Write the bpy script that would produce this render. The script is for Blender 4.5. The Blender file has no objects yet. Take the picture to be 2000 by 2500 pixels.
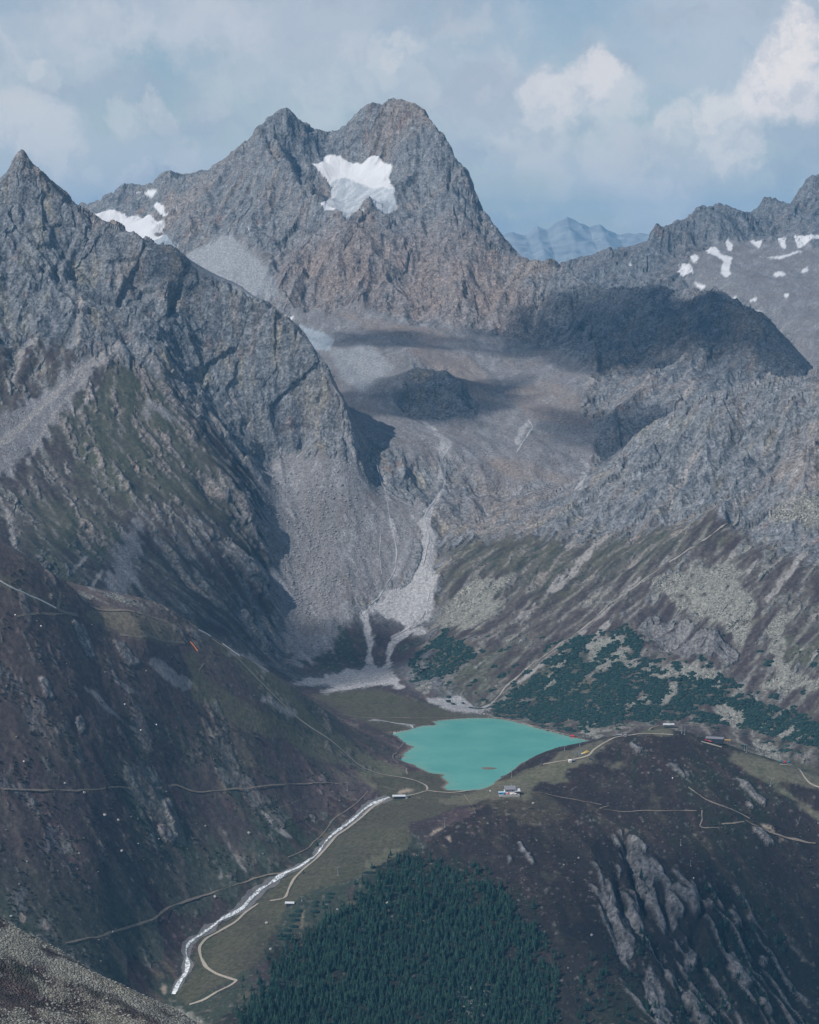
import bpy, math, random, time
import numpy as np
from concurrent.futures import ThreadPoolExecutor
T0 = time.time()
scene = bpy.context.scene
COL = scene.collection

# ------------------------------------------------------------------ camera
# pixel units below are those of a 2000 x 2500 picture; U() units are 1725 wide
F = 5200.0
PITCH = math.radians(7.1)
CZ = 920.0                      # metres above the lake (lake level = 0)
cam_d = bpy.data.cameras.new('camera')
cam = bpy.data.objects.new('camera', cam_d)
COL.objects.link(cam)
cam.location = (0, 0, CZ)
cam.rotation_euler = (math.pi / 2 - PITCH, 0, 0)
cam_d.sensor_fit = 'VERTICAL'
cam_d.sensor_height = 36.0
cam_d.lens = 36.0 * F / 2500.0
cam_d.clip_start = 1.0
cam_d.clip_end = 120000.0
scene.camera = cam

# ------------------------------------------------------------------ light
SUN_AZ = math.radians(-56.0)     # towards the sun, measured from -Y (behind the camera) to -X (left)
SUN_EL = math.radians(43.0)
to_sun = (math.sin(SUN_AZ) * math.cos(SUN_EL), -math.cos(SUN_AZ) * math.cos(SUN_EL), math.sin(SUN_EL))
sun_d = bpy.data.lights.new('sun', 'SUN')
sun_d.energy = 5.0
sun_d.angle = math.radians(0.5)
sun_d.color = (1.0, 0.94, 0.87)
sun = bpy.data.objects.new('sun', sun_d)
COL.objects.link(sun)
sun.location = (-2000, -800, 4000)
from mathutils import Vector
sun.rotation_euler = Vector(to_sun).to_track_quat('Z', 'Y').to_euler()

world = bpy.data.worlds.new('World')
scene.world = world
world.use_nodes = True
wn, wl = world.node_tree.nodes, world.node_tree.links
wn.clear()
SKY_STRENGTH = 0.085
def pix_dir(px, py):
    d = Vector(((px - 1000) / F, math.cos(PITCH) + (1250 - py) / F * math.sin(PITCH), -math.sin(PITCH) + (1250 - py) / F * math.cos(PITCH)))
    return d.normalized()
# heaps of cloud standing over the far horizon: direction (picture units of 1725), radius, brightness
PUFFS = [(1690, 70, 60, 1.0), (1650, 130, 75, 1.0), (1600, 200, 80, .95), (1700, 190, 80, .8), (1520, 245, 80, .75), (1440, 260, 60, .6), (1530, 310, 75, .7), (1430, 330, 100, .55), (1310, 340, 110, .45),
         (1265, 165, 60, .75), (1200, 190, 70, .7), (1150, 220, 80, .6), (1300, 210, 70, .5), (1120, 290, 100, .4), (1420, 420, 90, .5), (1330, 420, 60, .4), (1160, 390, 60, .35),
         (850, 112, 44, .5), (820, 130, 60, .35), (880, 95, 40, .35), (305, 232, 40, .62), (340, 255, 46, .5), (280, 250, 50, .35), (75, 152, 30, .45), (95, 165, 46, .3), (50, 140, 40, .3), (285, 372, 32, .5), (270, 395, 50, .3), (20, 250, 90, .5), (110, 300, 80, .45), (640, 200, 120, .3), (370, 330, 60, .35), (700, 180, 120, .3), (1560, 300, 40, .5), (210, 40, 150, .3), (420, 60, 120, .25), (980, 140, 150, .3), (1050, 60, 110, .25), (180, 390, 70, .35), (520, 130, 130, .28), (1080, 400, 90, .3), (0, 120, 80, .3), (440, 200, 90, .3)]
def build_world():
    L = wl.new
    def N(t, **kw):
        nd = wn.new(t)
        for k_, v_ in kw.items():
            if k_ in nd.inputs: nd.inputs[k_].default_value = v_
            else: setattr(nd, k_, v_)
        return nd
    def M(op, a, b=None, c=None):
        nd = N('ShaderNodeMath', operation=op)
        for i, v in enumerate((a, b, c)):
            if v is None: continue
            if isinstance(v, (int, float)): nd.inputs[i].default_value = v
            else: L(v, nd.inputs[i])
        return nd.outputs[0]
    out = N('ShaderNodeOutputWorld')
    bg = N('ShaderNodeBackground')
    bg.inputs['Strength'].default_value = SKY_STRENGTH
    sky = N('ShaderNodeTexSky')
    sky.sky_type = 'NISHITA'
    sky.sun_disc = False
    sky.sun_elevation = SUN_EL
    sky.sun_rotation = math.atan2(to_sun[0], to_sun[1])
    sky.altitude = 2500
    sky.air_density = 1.3
    sky.dust_density = 0.3
    sky.ozone_density = 4.0
    tc = N('ShaderNodeTexCoord')
    warp = N('ShaderNodeTexNoise', Scale=42.0, Detail=10.0, Roughness=.66); L(tc.outputs['Generated'], warp.inputs['Vector'])
    wv = N('ShaderNodeVectorMath', operation='SUBTRACT'); L(warp.outputs['Color'], wv.inputs[0]); wv.inputs[1].default_value = (.5, .5, .5)
    ws = N('ShaderNodeVectorMath', operation='SCALE'); L(wv.outputs[0], ws.inputs[0]); ws.inputs['Scale'].default_value = .042
    wd = N('ShaderNodeVectorMath', operation='ADD'); L(tc.outputs['Generated'], wd.inputs[0]); L(ws.outputs[0], wd.inputs[1])
    acc = None
    k = 2000.0 / 1725.0
    for (u, v, r, br) in PUFFS:
        d = pix_dir(u * k, v * k)
        ds = N('ShaderNodeVectorMath', operation='DISTANCE'); L(wd.outputs[0], ds.inputs[0]); ds.inputs[1].default_value = d
        mr = N('ShaderNodeMapRange', interpolation_type='SMOOTHSTEP'); L(ds.outputs['Value'], mr.inputs[0])
        rr = r * k / F
        mr.inputs[1].default_value = rr * 1.2; mr.inputs[2].default_value = rr * .5; mr.inputs[3].default_value = 0.0; mr.inputs[4].default_value = br
        acc = mr.outputs[0] if acc is None else M('SMOOTH_MAX', acc, mr.outputs[0], .12)
    # thin veils and grey decks over the whole sky
    st = N('ShaderNodeVectorMath', operation='MULTIPLY'); L(wd.outputs[0], st.inputs[0]); st.inputs[1].default_value = (1, 1, 2.4)
    v1 = N('ShaderNodeTexNoise', Scale=7.0, Detail=6.0, Roughness=.55); L(st.outputs[0], v1.inputs['Vector'])
    veil = N('ShaderNodeMapRange', interpolation_type='SMOOTHSTEP'); L(v1.outputs[0], veil.inputs[0])
    veil.inputs[1].default_value = .32; veil.inputs[2].default_value = .6
    v2 = N('ShaderNodeTexNoise', Scale=13.0, Detail=6.0, Roughness=.55); L(st.outputs[0], v2.inputs['Vector'])
    deck = N('ShaderNodeMapRange', interpolation_type='SMOOTHSTEP'); L(v2.outputs[0], deck.inputs[0])
    deck.inputs[1].default_value = .5; deck.inputs[2].default_value = .66
    def mix(fac, a, bcol):
        m = N('ShaderNodeMix', data_type='RGBA'); L(fac, m.inputs[0]); L(a, m.inputs[6]); m.inputs[7].default_value = bcol + (1,)
        return m.outputs[2]
    s_ = 1.0 / SKY_STRENGTH
    g = lambda r, gg, b: (r * s_, gg * s_, b * s_)
    # cloud thinned overhead, out of view, to make the sky light bluer and darker
    sz = N('ShaderNodeSeparateXYZ'); L(tc.outputs['Generated'], sz.inputs[0])
    opn = N('ShaderNodeMapRange', interpolation_type='SMOOTHSTEP'); L(sz.outputs[2], opn.inputs[0])
    opn.inputs[1].default_value = .12; opn.inputs[2].default_value = .75; opn.inputs[3].default_value = .8; opn.inputs[4].default_value = .2
    c0 = mix(M('MULTIPLY', veil.outputs[0], opn.outputs[0]), sky.outputs[0], g(*CLOUD_VEIL))
    c1 = mix(M('MULTIPLY', deck.outputs[0], M('MULTIPLY', opn.outputs[0], .8)), c0, g(*CLOUD_GREY))
    # bodies of the heaps: bright where they face the sun, greyer in the folds
    v3 = N('ShaderNodeTexNoise', Scale=34.0, Detail=7.0, Roughness=.6); L(wd.outputs[0], v3.inputs['Vector'])
    fold = N('ShaderNodeMapRange', interpolation_type='SMOOTHSTEP'); L(v3.outputs[0], fold.inputs[0])
    fold.inputs[1].default_value = .42; fold.inputs[2].default_value = .62
    mc = N('ShaderNodeMix', data_type='RGBA'); L(fold.outputs[0], mc.inputs[0]); mc.inputs[6].default_value = g(*CLOUD_LIT) + (1,); mc.inputs[7].default_value = g(*CLOUD_FOLD) + (1,)
    m2 = N('ShaderNodeMix', data_type='RGBA'); L(M('MULTIPLY', acc, .95), m2.inputs[0]); L(c1, m2.inputs[6]); L(mc.outputs[2], m2.inputs[7])
    c2 = m2.outputs[2]
    L(c2, bg.inputs['Color'])
    L(bg.outputs[0], out.inputs['Surface'])
CLOUD_VEIL = (.555, .62, .71)
CLOUD_GREY = (.40, .48, .59)
CLOUD_LIT = (.98, .92, .90)
CLOUD_FOLD = (.70, .71, .76)
build_world()
world.cycles.sampling_method = 'NONE'

scene.view_settings.view_transform = 'Standard'
scene.view_settings.look = 'None'
scene.view_settings.gamma = 1.0
scene.view_settings.exposure = -0.12
scene.view_settings.use_curve_mapping = False
scene.cycles.use_denoising = True
scene.cycles.volume_bounces = 0
scene.cycles.max_bounces = 4
scene.cycles.diffuse_bounces = 2
scene.cycles.transparent_max_bounces = 8

# ------------------------------------------------------------------ helpers
sp, cp = math.sin(PITCH), math.cos(PITCH)
K = 2000.0 / 1725.0
f32 = np.float32
def pmap(fn, *arrs, chunk=60000):
    n = len(arrs[0])
    idx = [(i, min(i + chunk, n)) for i in range(0, n, chunk)]
    with ThreadPoolExecutor(4) as ex:
        res = list(ex.map(lambda ab: fn(*[a[ab[0]:ab[1]] for a in arrs]), idx))
    if isinstance(res[0], tuple):
        return tuple(np.concatenate([r[k] for r in res]) for k in range(len(res[0])))
    return np.concatenate(res)
def project(x, y, z):
    d = y * cp - (z - CZ) * sp
    v = y * sp + (z - CZ) * cp
    return 1000 + F * x / d, 1250 - F * v / d
def at_Y(px, py, Y):
    dy = cp + (1250 - py) / F * sp
    dz = -sp + (1250 - py) / F * cp
    return (px - 1000) / F * Y / dy, Y, CZ + dz / dy * Y
def at_z(px, py, z):
    dy = cp + (1250 - py) / F * sp
    dz = -sp + (1250 - py) / F * cp
    Y = (z - CZ) * dy / dz
    return (px - 1000) / F * Y / dy, Y, z
def hsh(ix, iy, iz, seed):
    h = (ix.astype(np.uint32) * np.uint32(374761393)) ^ (iy.astype(np.uint32) * np.uint32(668265263)) ^ (iz.astype(np.uint32) * np.uint32(2147483647 - 1640531)) ^ np.uint32((seed * 974711 + 12345) & 0xffffffff)
    h = (h ^ (h >> np.uint32(13))) * np.uint32(1274126177)
    h = (h ^ (h >> np.uint32(16))) * np.uint32(2246822519)
    return h ^ (h >> np.uint32(15))
def gn3(x, y, z, seed=0):
    """3-D gradient noise, about -1..1"""
    x0 = np.floor(x); y0 = np.floor(y); z0 = np.floor(z)
    fx = (x - x0).astype(f32); fy = (y - y0).astype(f32); fz = (z - z0).astype(f32)
    ix = x0.astype(np.int32); iy = y0.astype(np.int32); iz = z0.astype(np.int32)
    ux = fx * fx * fx * (fx * (fx * 6 - 15) + 10)
    uy = fy * fy * fy * (fy * (fy * 6 - 15) + 10)
    uz = fz * fz * fz * (fz * (fz * 6 - 15) + 10)
    r = 0
    for a in (0, 1):
        wx = ux if a else 1 - ux
        for b in (0, 1):
            wy = uy if b else 1 - uy
            for c in (0, 1):
                wz = uz if c else 1 - uz
                h = hsh(ix + a, iy + b, iz + c, seed)
                gx = (h & np.uint32(1023)).astype(f32) / 511.5 - 1
                gy = ((h >> np.uint32(10)) & np.uint32(1023)).astype(f32) / 511.5 - 1
                gz = ((h >> np.uint32(20)) & np.uint32(1023)).astype(f32) / 511.5 - 1
                r = r + wx * wy * wz * (gx * (fx - a) + gy * (fy - b) + gz * (fz - c))
    return r * 1.4
def gn2(x, y, seed=0):
    x0 = np.floor(x); y0 = np.floor(y)
    fx = (x - x0).astype(f32); fy = (y - y0).astype(f32)
    ix = x0.astype(np.int32); iy = y0.astype(np.int32); zz = np.zeros_like(ix)
    ux = fx * fx * fx * (fx * (fx * 6 - 15) + 10)
    uy = fy * fy * fy * (fy * (fy * 6 - 15) + 10)
    r = 0
    for a in (0, 1):
        wx = ux if a else 1 - ux
        for b in (0, 1):
            wy = uy if b else 1 - uy
            h = hsh(ix + a, iy + b, zz, seed)
            gx = (h & np.uint32(1023)).astype(f32) / 511.5 - 1
            gy = ((h >> np.uint32(10)) & np.uint32(1023)).astype(f32) / 511.5 - 1
            r = r + wx * wy * (gx * (fx - a) + gy * (fy - b))
    return r * 1.5
def fbm2(x, y, scale, octs, seed=0, gain=0.5):
    def fn(x, y):
        r = 0; a = 1.0; s = 1.0 / scale; t = 0
        for o in range(octs):
            r = r + a * gn2(x * s, y * s, seed + o * 17); t += a; a *= gain; s *= 2.03
        return r / t
    return pmap(fn, x, y)
def ss(a, b, x):
    t = np.clip((x - a) / (b - a), 0, 1)
    return t * t * (3 - 2 * t)
# ------------------------------------------------------------------ terrain control points
# (u, v, Y): a picture position (1725-wide units) and its distance; ('z', u, v, z): on a known level;
# ('h', u, Y, z): ground hidden behind a ridge
REG = ['near_slope', 'left_hill', 'valley_floor', 'knoll', 'left_mountain', 'cirque', 'right_mountain', 'right_ridge', 'main_mountain', 'far_mountain']
CP = []          # x, y, z, region
CREST = []
LINEPT = set()
def put(reg, p):
    r = REG.index(reg)
    if p[0] == 'z':
        x, y, z = at_z(p[1] * K, p[2] * K, p[3])
    elif p[0] == 'h':
        y, z = p[2], p[3]
        d = y * cp - (z - CZ) * sp
        x = (p[1] * K - 1000) / F * d
    else:
        x, y, z = at_Y(p[0] * K, p[1] * K, p[2])
    CP.append((x, y, z, r))
def pts(reg, *L):
    for p in L:
        put(reg, p)
def line(reg, L, step=14):
    n0 = len(CP)
    for a, b in zip(L[:-1], L[1:]):
        n = max(1, int(math.hypot(b[0] - a[0], b[1] - a[1]) / step))
        for k in range(n):
            t = k / n
            put(reg, tuple(a[i] + (b[i] - a[i]) * t for i in range(3)))
    put(reg, L[-1])
    LINEPT.update(range(n0, len(CP)))
    if step <= 20 and reg not in ('cirque', 'knoll'):
        CREST.extend(c_[:2] for c_ in CP[n0:])

# near slope, bottom left
line('near_slope', [(-250, 1815, 1500), (0, 1940, 1500), (100, 1975, 1490), (200, 2030, 1480), (300, 2085, 1470), (380, 2125, 1460), (445, 2160, 1450), (600, 2270, 1430), (900, 2500, 1380)], 30)
pts('near_slope', (0, 2060, 1380), (0, 2156, 1290), (200, 2120, 1400), (200, 2156, 1370), (-200, 2000, 1350), (-200, 2156, 1230), (0, 2500, 1010), (300, 2500, 1060), (700, 2700, 1010), (-200, 2500, 980), (400, 2900, 800),
    ('h', -200, 1750, 250), ('h', 0, 1700, 230), ('h', 200, 1700, 200), ('h', 400, 1650, 170), ('h', 700, 1600, 120), ('h', 1000, 1500, 60), ('h', 1400, 1400, -20), ('h', 1800, 1400, -60))
pts('valley_floor', ('h', 0, 2250, -150), ('h', 200, 2250, -190), ('h', -250, 2200, -60), ('h', 500, 2200, -260), ('h', 900, 2200, -330), ('h', 1400, 2200, -380), ('h', 1800, 2200, -380))
# left hill
line('left_hill', [(-200, 1090, 3160), (0, 1172, 3250), (60, 1195, 3280), (100, 1215, 3310), (160, 1247, 3350)])
line('left_hill', [(160, 1247, 3420), (230, 1251, 3470), (330, 1272, 3530), (400, 1310, 3570), (470, 1355, 3610), (550, 1405, 3660), (610, 1440, 3700), (690, 1497, 3750), (760, 1542, 3785), (815, 1573, 3805), (836, 1588, 3800)])
pts('left_hill', (300, 1315, 3410), (400, 1360, 3510), (200, 1290, 3370),
    (-150, 1300, 3120), (-150, 1600, 2950), (-150, 1900, 2760), (0, 1300, 3180), (0, 1500, 3080), (0, 1700, 2960), (0, 1900, 2830), (-150, 2150, 2600),
    (200, 1400, 3280), (200, 1600, 3145), (200, 1800, 3005), (200, 2000, 2870), (100, 2000, 2800),
    (400, 1450, 3430), (400, 1600, 3330), (400, 1750, 3230), (400, 1880, 3130), (300, 1980, 2990),
    (550, 1500, 3520), (550, 1650, 3395), (550, 1780, 3275), (470, 1860, 3185), (650, 1560, 3590), (650, 1700, 3440), (750, 1600, 3660), (740, 1665, 3530), (800, 1620, 3670),
    ('h', 600, 4000, 12), ('h', 400, 4000, 50), ('h', 200, 3950, 110), ('h', 0, 3850, 180), ('h', -200, 3750, 240), ('h', 700, 4050, 6))
# stream valley and meadows
STREAM = [(930, 1664, -0.5), (830, 1682, -7), (770, 1702, -15), (700, 1747, -30), (650, 1807, -48), (600, 1852, -62), (540, 1887, -75), (500, 1922, -85), (450, 1962, -97), (400, 2002, -108), (385, 2042, -117), (358, 2088, -130), (290, 2190, -155), (150, 2400, -190)]
def zline(reg, L, step=25):
    for a, b in zip(L[:-1], L[1:]):
        m = max(1, int(math.hypot(b[0] - a[0], b[1] - a[1]) / step))
        for k in range(m):
            put(reg, ('z',) + tuple(a[i] + (b[i] - a[i]) * k / m for i in range(3)))
zline('valley_floor', STREAM)
for p in [(900, 1630, 3), (860, 1650, 4), (620, 1898, -56), (760, 1850, -36), (700, 1800, -34), (858, 1735, -2), (940, 1700, 1), (800, 1760, -18), (550, 1950, -74), (480, 2000, -95), (450, 2080, -115), (560, 2060, -100), (480, 2080, -118), (420, 2130, -136),
          (700, 1500, 2), (760, 1482, 4), (850, 1490, 3), (900, 1500, 2), (680, 1455, 5), (780, 1440, 8), (870, 1465, 6), (950, 1488, 3), (640, 1440, 6), (1000, 1498, 3), (820, 1525, 1.5), (760, 1515, 2)]:
    put('valley_floor', ('z',) + p)
for p in [(1000, 1560), (1100, 1530), (1150, 1570), (1000, 1620), (950, 1640), (1050, 1600), (900, 1560), (960, 1540)]:
    put('valley_floor', ('z',) + p + (-5,))
# knoll
line('knoll', [(1030, 1657, 3560), (1065, 1641, 3570), (1100, 1628, 3580), (1150, 1604, 3600), (1190, 1586, 3620), (1240, 1567, 3650), (1310, 1547, 3690), (1400, 1534, 3710), (1480, 1548, 3690), (1560, 1583, 3650), (1640, 1604, 3620), (1725, 1656, 3560), (1900, 1720, 3480)])
pts('knoll', (980, 1690, 3470), (1065, 1670, 3450), (1065, 1720, 3380), (1065, 1800, 3270), (1065, 1950, 3110), (1065, 2156, 2930), (1065, 2400, 2760),
    (1200, 1640, 3540), (1300, 1600, 3600), (1300, 1700, 3450), (1300, 1900, 3190), (1300, 2156, 2960), (1500, 1600, 3620), (1500, 1700, 3450), (1500, 1900, 3240), (1500, 2156, 3040), (1500, 2400, 2860),
    (1725, 1800, 3460), (1725, 2000, 3310), (1725, 2156, 3200), (1900, 1900, 3420), (1900, 2156, 3260), (1900, 2500, 3050), (1620, 1680, 3530),
    (850, 1830, 3250), (850, 1950, 3080), (850, 2156, 2880), (850, 2400, 2680), (960, 1790, 3290), (650, 2030, 2980), (650, 2156, 2840), (600, 2400, 2580), (500, 2156, 2780))
# shelf behind the knoll
pts('right_mountain', ('h', 1290, 3870, 2), (1320, 1535, 3950), (1450, 1520, 4010), (1600, 1568, 3900), (1700, 1608, 3800), (1850, 1650, 3720), ('h', 1450, 3860, 10), ('h', 1600, 3790, -8), ('h', 1720, 3690, -20))
# left mountain
line('left_mountain', [(-300, 540, 5450), (-120, 450, 5550), (0, 380, 5610), (20, 352, 5625), (36, 330, 5630), (46, 323, 5630), (56, 336, 5628), (66, 350, 5625), (85, 364, 5620), (110, 392, 5605), (135, 420, 5590), (160, 447, 5580), (190, 476, 5560), (225, 480, 5550), (260, 500, 5540), (320, 518, 5520), (372, 526, 5500), (386, 555, 5485), (410, 582, 5470), (470, 607, 5445), (540, 652, 5420), (600, 692, 5400), (650, 733, 5380), (690, 792, 5350), (715, 850, 5310), (735, 900, 5280), (745, 940, 5245)])
line('left_mountain', [(556, 945, 5230), (558, 1000, 5150), (566, 1100, 4980), (574, 1200, 4820), (580, 1290, 4670), (585, 1370, 4530)], 22)
line('cirque', [(585, 952, 5270), (580, 1000, 5200), (584, 1100, 5020), (590, 1200, 4860), (597, 1290, 4710), (602, 1370, 4570)], 22)
pts('left_mountain', (46, 345, 5595), (30, 365, 5580), (65, 380, 5580), (45, 420, 5540), (0, 600, 5310), (0, 800, 5010), (0, 1000, 4660), (0, 1150, 4400), (-200, 700, 5100), (-200, 1000, 4550), (-200, 1150, 4250),
    (100, 500, 5470), (200, 600, 5420), (200, 800, 5080), (200, 1000, 4760), (200, 1200, 4430), (300, 620, 5400), (400, 780, 5260), (400, 900, 5050), (400, 1100, 4710), (400, 1280, 4410),
    (500, 720, 5400), (560, 800, 5340), (500, 1150, 4730), (480, 1000, 4950), (480, 1320, 4430), (680, 900, 5275), (650, 920, 5262))
pts('left_mountain', (410, 650, 5420), (385, 740, 5300), (440, 800, 5260))
line('left_mountain', [(376, 540, 5480), (362, 640, 5330), (300, 740, 5190)], 40)
pts('left_mountain', ('h', 300, 6200, 690), ('h', 100, 6300, 750), ('h', 500, 6050, 620), ('h', 600, 5850, 540), ('h', 680, 5700, 490), ('h', -200, 6300, 780), ('h', 300, 6900, 770))
# cirque: scree cone, step, fan, basin
pts('cirque', (640, 948, 5300), (700, 957, 5295), (640, 1050, 5130), (640, 1200, 4890), (640, 1330, 4670), (640, 1395, 4540), (700, 1050, 5120), (700, 1200, 4880), (700, 1300, 4720), (690, 1385, 4580), (740, 1380, 4590),
    (760, 955, 5390), (820, 950, 5370), (870, 958, 5370), (910, 985, 5340), (780, 1015, 5260), (850, 1032, 5270), (890, 1045, 5230), (820, 1150, 5010), (820, 1250, 4850), (760, 1300, 4740),
    (910, 1055, 5200), (900, 1130, 5040), (870, 1250, 4830), (880, 1310, 4740), (810, 1310, 4740), (770, 1390, 4600), (825, 1390, 4590), (640, 1420, 4480),
    (760, 900, 5560), (850, 900, 5620), (930, 930, 5480), (930, 890, 5720), (1010, 900, 5700), (1100, 900, 5720), (1000, 960, 5440), (1090, 968, 5400), (1180, 960, 5470), (1150, 1022, 5320), (1060, 1035, 5270), (1000, 1050, 5210), (1225, 970, 5470), (790, 850, 5800),
    (900, 776, 6000), (925, 778, 6000), (870, 800, 5960), (950, 800, 5930), (985, 838, 5860), (930, 840, 5840), (855, 860, 5800), (1008, 868, 5800), (940, 880, 5750), ('h', 900, 6130, 550), ('h', 960, 6080, 535),
    (750, 730, 6400), (850, 705, 6560), (760, 790, 6150), (720, 790, 6120), (1000, 725, 6480), (1000, 780, 6250), (1100, 800, 6130), (1050, 845, 5930), (1190, 840, 5900), (1150, 765, 6280), (1180, 880, 5750), (880, 733, 6350), (880, 755, 6230), ('h', 880, 6480, 614))
# right mountain
line('right_mountain', [(1240, 1003, 5130), (1290, 965, 5150), (1340, 920, 5160), (1400, 880, 5170), (1450, 850, 5170), (1500, 828, 5170), (1560, 812, 5160), (1620, 795, 5150), (1690, 788, 5120), (1725, 780, 5110), (1900, 740, 5050)], 20)
pts('right_mountain', (930, 1065, 5150), (1000, 1110, 5020), (1000, 1200, 4800), (950, 1300, 4700), (940, 1420, 4400), (1000, 1492, 4240), (1000, 1350, 4520), (1100, 1090, 5050), (1100, 1250, 4680), (1100, 1400, 4360), (1060, 1500, 4160), (1160, 1520, 4060), (1230, 1545, 3990),
    (1250, 1100, 4930), (1250, 1250, 4600), (1250, 1400, 4290), (1400, 1000, 4930), (1400, 1150, 4650), (1400, 1300, 4420), (1400, 1430, 4180), (1550, 950, 4900), (1550, 1100, 4650), (1550, 1260, 4370), (1550, 1400, 4180), (1550, 1500, 4030),
    (1725, 900, 4900), (1725, 1100, 4560), (1725, 1300, 4230), (1725, 1450, 4020), (1900, 1000, 4600), (1900, 1300, 4080), (1900, 1500, 3850), (1350, 1490, 4070),
    ('h', 1300, 5400, 345), ('h', 1400, 5450, 400), ('h', 1500, 5450, 430), ('h', 1650, 5450, 440), ('h', 1850, 5450, 420))
# right ridge
line('right_ridge', [(1080, 546, 7060), (1110, 553, 6990), (1140, 557, 6940), (1160, 553, 6900), (1180, 562, 6860), (1205, 582, 6790), (1230, 602, 6720), (1260, 611, 6660), (1290, 606, 6600), (1330, 612, 6530), (1380, 612, 6450), (1420, 619, 6380), (1460, 612, 6320), (1480, 616, 6290), (1500, 606, 6270), (1515, 606, 6260), (1530, 630, 6220), (1560, 642, 6160), (1600, 670, 6080), (1640, 710, 5990), (1665, 740, 5930), (1685, 775, 5870), (1694, 800, 5830)])
pts('right_ridge', (1230, 690, 6470), (1250, 770, 6180), (1350, 690, 6330), (1350, 780, 6020), (1300, 850, 5820), (1245, 905, 5680), (1450, 700, 6140), (1450, 780, 5920), (1400, 850, 5680), (1500, 680, 6120), (1550, 740, 5940), (1600, 770, 5840), (1300, 930, 5560), (1250, 960, 5480),
    ('h', 1300, 7300, 480), ('h', 1500, 7000, 440), ('h', 1700, 6500, 420), ('h', 1900, 6300, 420), ('h', 1180, 7500, 560), ('h', 1760, 5900, 470), ('h', 1780, 6200, 440))
# main mountain
line('main_mountain', [(160, 440, 8250), (175, 428, 8200), (190, 436, 8200), (215, 425, 8150), (240, 402, 8100), (262, 387, 8080), (280, 396, 8080), (310, 402, 8050), (330, 378, 8010), (347, 361, 8000), (358, 372, 7990), (368, 385, 7970), (380, 374, 7950), (390, 386, 7930), (405, 379, 7920), (430, 366, 7900), (470, 341, 7860), (500, 310, 7830), (540, 278, 7800), (575, 250, 7780), (592, 238, 7780), (606, 233, 7780), (625, 247, 7790), (640, 262, 7810), (665, 272, 7850), (700, 278, 7860), (725, 270, 7840), (760, 240, 7800), (783, 225, 7780), (800, 228, 7780), (815, 216, 7770), (845, 209, 7760), (870, 220, 7740), (900, 246, 7700), (925, 281, 7640), (945, 316, 7580), (965, 351, 7520), (1000, 411, 7400), (1030, 471, 7260), (1060, 521, 7120), (1080, 546, 7060)], 12)
line('main_mountain', [(556, 272, 7725), (580, 318, 7565), (604, 352, 7455), (639, 397, 7335), (676, 435, 7225), (738, 472, 7115)], 20)
line('main_mountain', [(775, 418, 7290), (765, 445, 7230), (800, 462, 7190)], 15)
line('main_mountain', [(945, 395, 7340), (965, 440, 7220), (990, 485, 7120), (1025, 522, 7030), (1052, 545, 6975)], 16)
pts('main_mountain', (600, 325, 7700), (622, 352, 7670), (652, 392, 7600), (685, 425, 7490), (606, 255, 7740), (590, 262, 7750), (622, 275, 7750), (600, 290, 7670), (570, 300, 7690), (845, 235, 7715), (820, 250, 7710), (870, 250, 7690), (790, 260, 7740), (345, 380, 7965), (640, 300, 7730), (668, 350, 7640), (700, 405, 7500), (706, 425, 7420), (690, 335, 7750), (750, 335, 7720), (812, 335, 7690), (700, 372, 7640), (760, 385, 7560), (820, 380, 7560), (715, 448, 7330), (742, 462, 7270), (785, 415, 7420), (830, 435, 7360),
    (850, 300, 7610), (842, 380, 7430), (852, 440, 7280), (900, 330, 7530), (900, 420, 7340), 
    (480, 450, 7380), (550, 400, 7460), (600, 430, 7340), (520, 330, 7680), (600, 380, 7450), (650, 450, 7260), (430, 420, 7650), (400, 450, 7560),
    (560, 500, 7210), (650, 500, 7160), (740, 480, 7130), (850, 482, 7130), (950, 470, 7110), (1000, 505, 7040), (1050, 555, 6950), (700, 570, 6990), (850, 570, 6960), (950, 570, 6900), (1050, 630, 6760), (1130, 640, 6660),
    (600, 612, 6950), (700, 650, 6850), (800, 650, 6800), (870, 672, 6710), (950, 690, 6650), (1050, 710, 6550), (1130, 720, 6470),
    (300, 430, 7980), (230, 440, 8020), (345, 410, 7900), (200, 458, 7960), (300, 458, 7920), (360, 450, 7800), (250, 487, 7780), (330, 502, 7640), (372, 530, 7470), (425, 575, 7230), (540, 650, 6920), (600, 678, 6770), (650, 712, 6620), (700, 728, 6490),
    (450, 490, 7380), (500, 530, 7200), (560, 580, 7030), (400, 510, 7460), (100, 470, 8000) , ('h', 300, 9000, 780), ('h', 600, 8500, 850), ('h', 850, 8500, 820), ('h', 1000, 8100, 640), ('h', 1080, 7700, 560), ('h', 0, 8500, 900), ('h', -200, 8000, 900))
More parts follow.
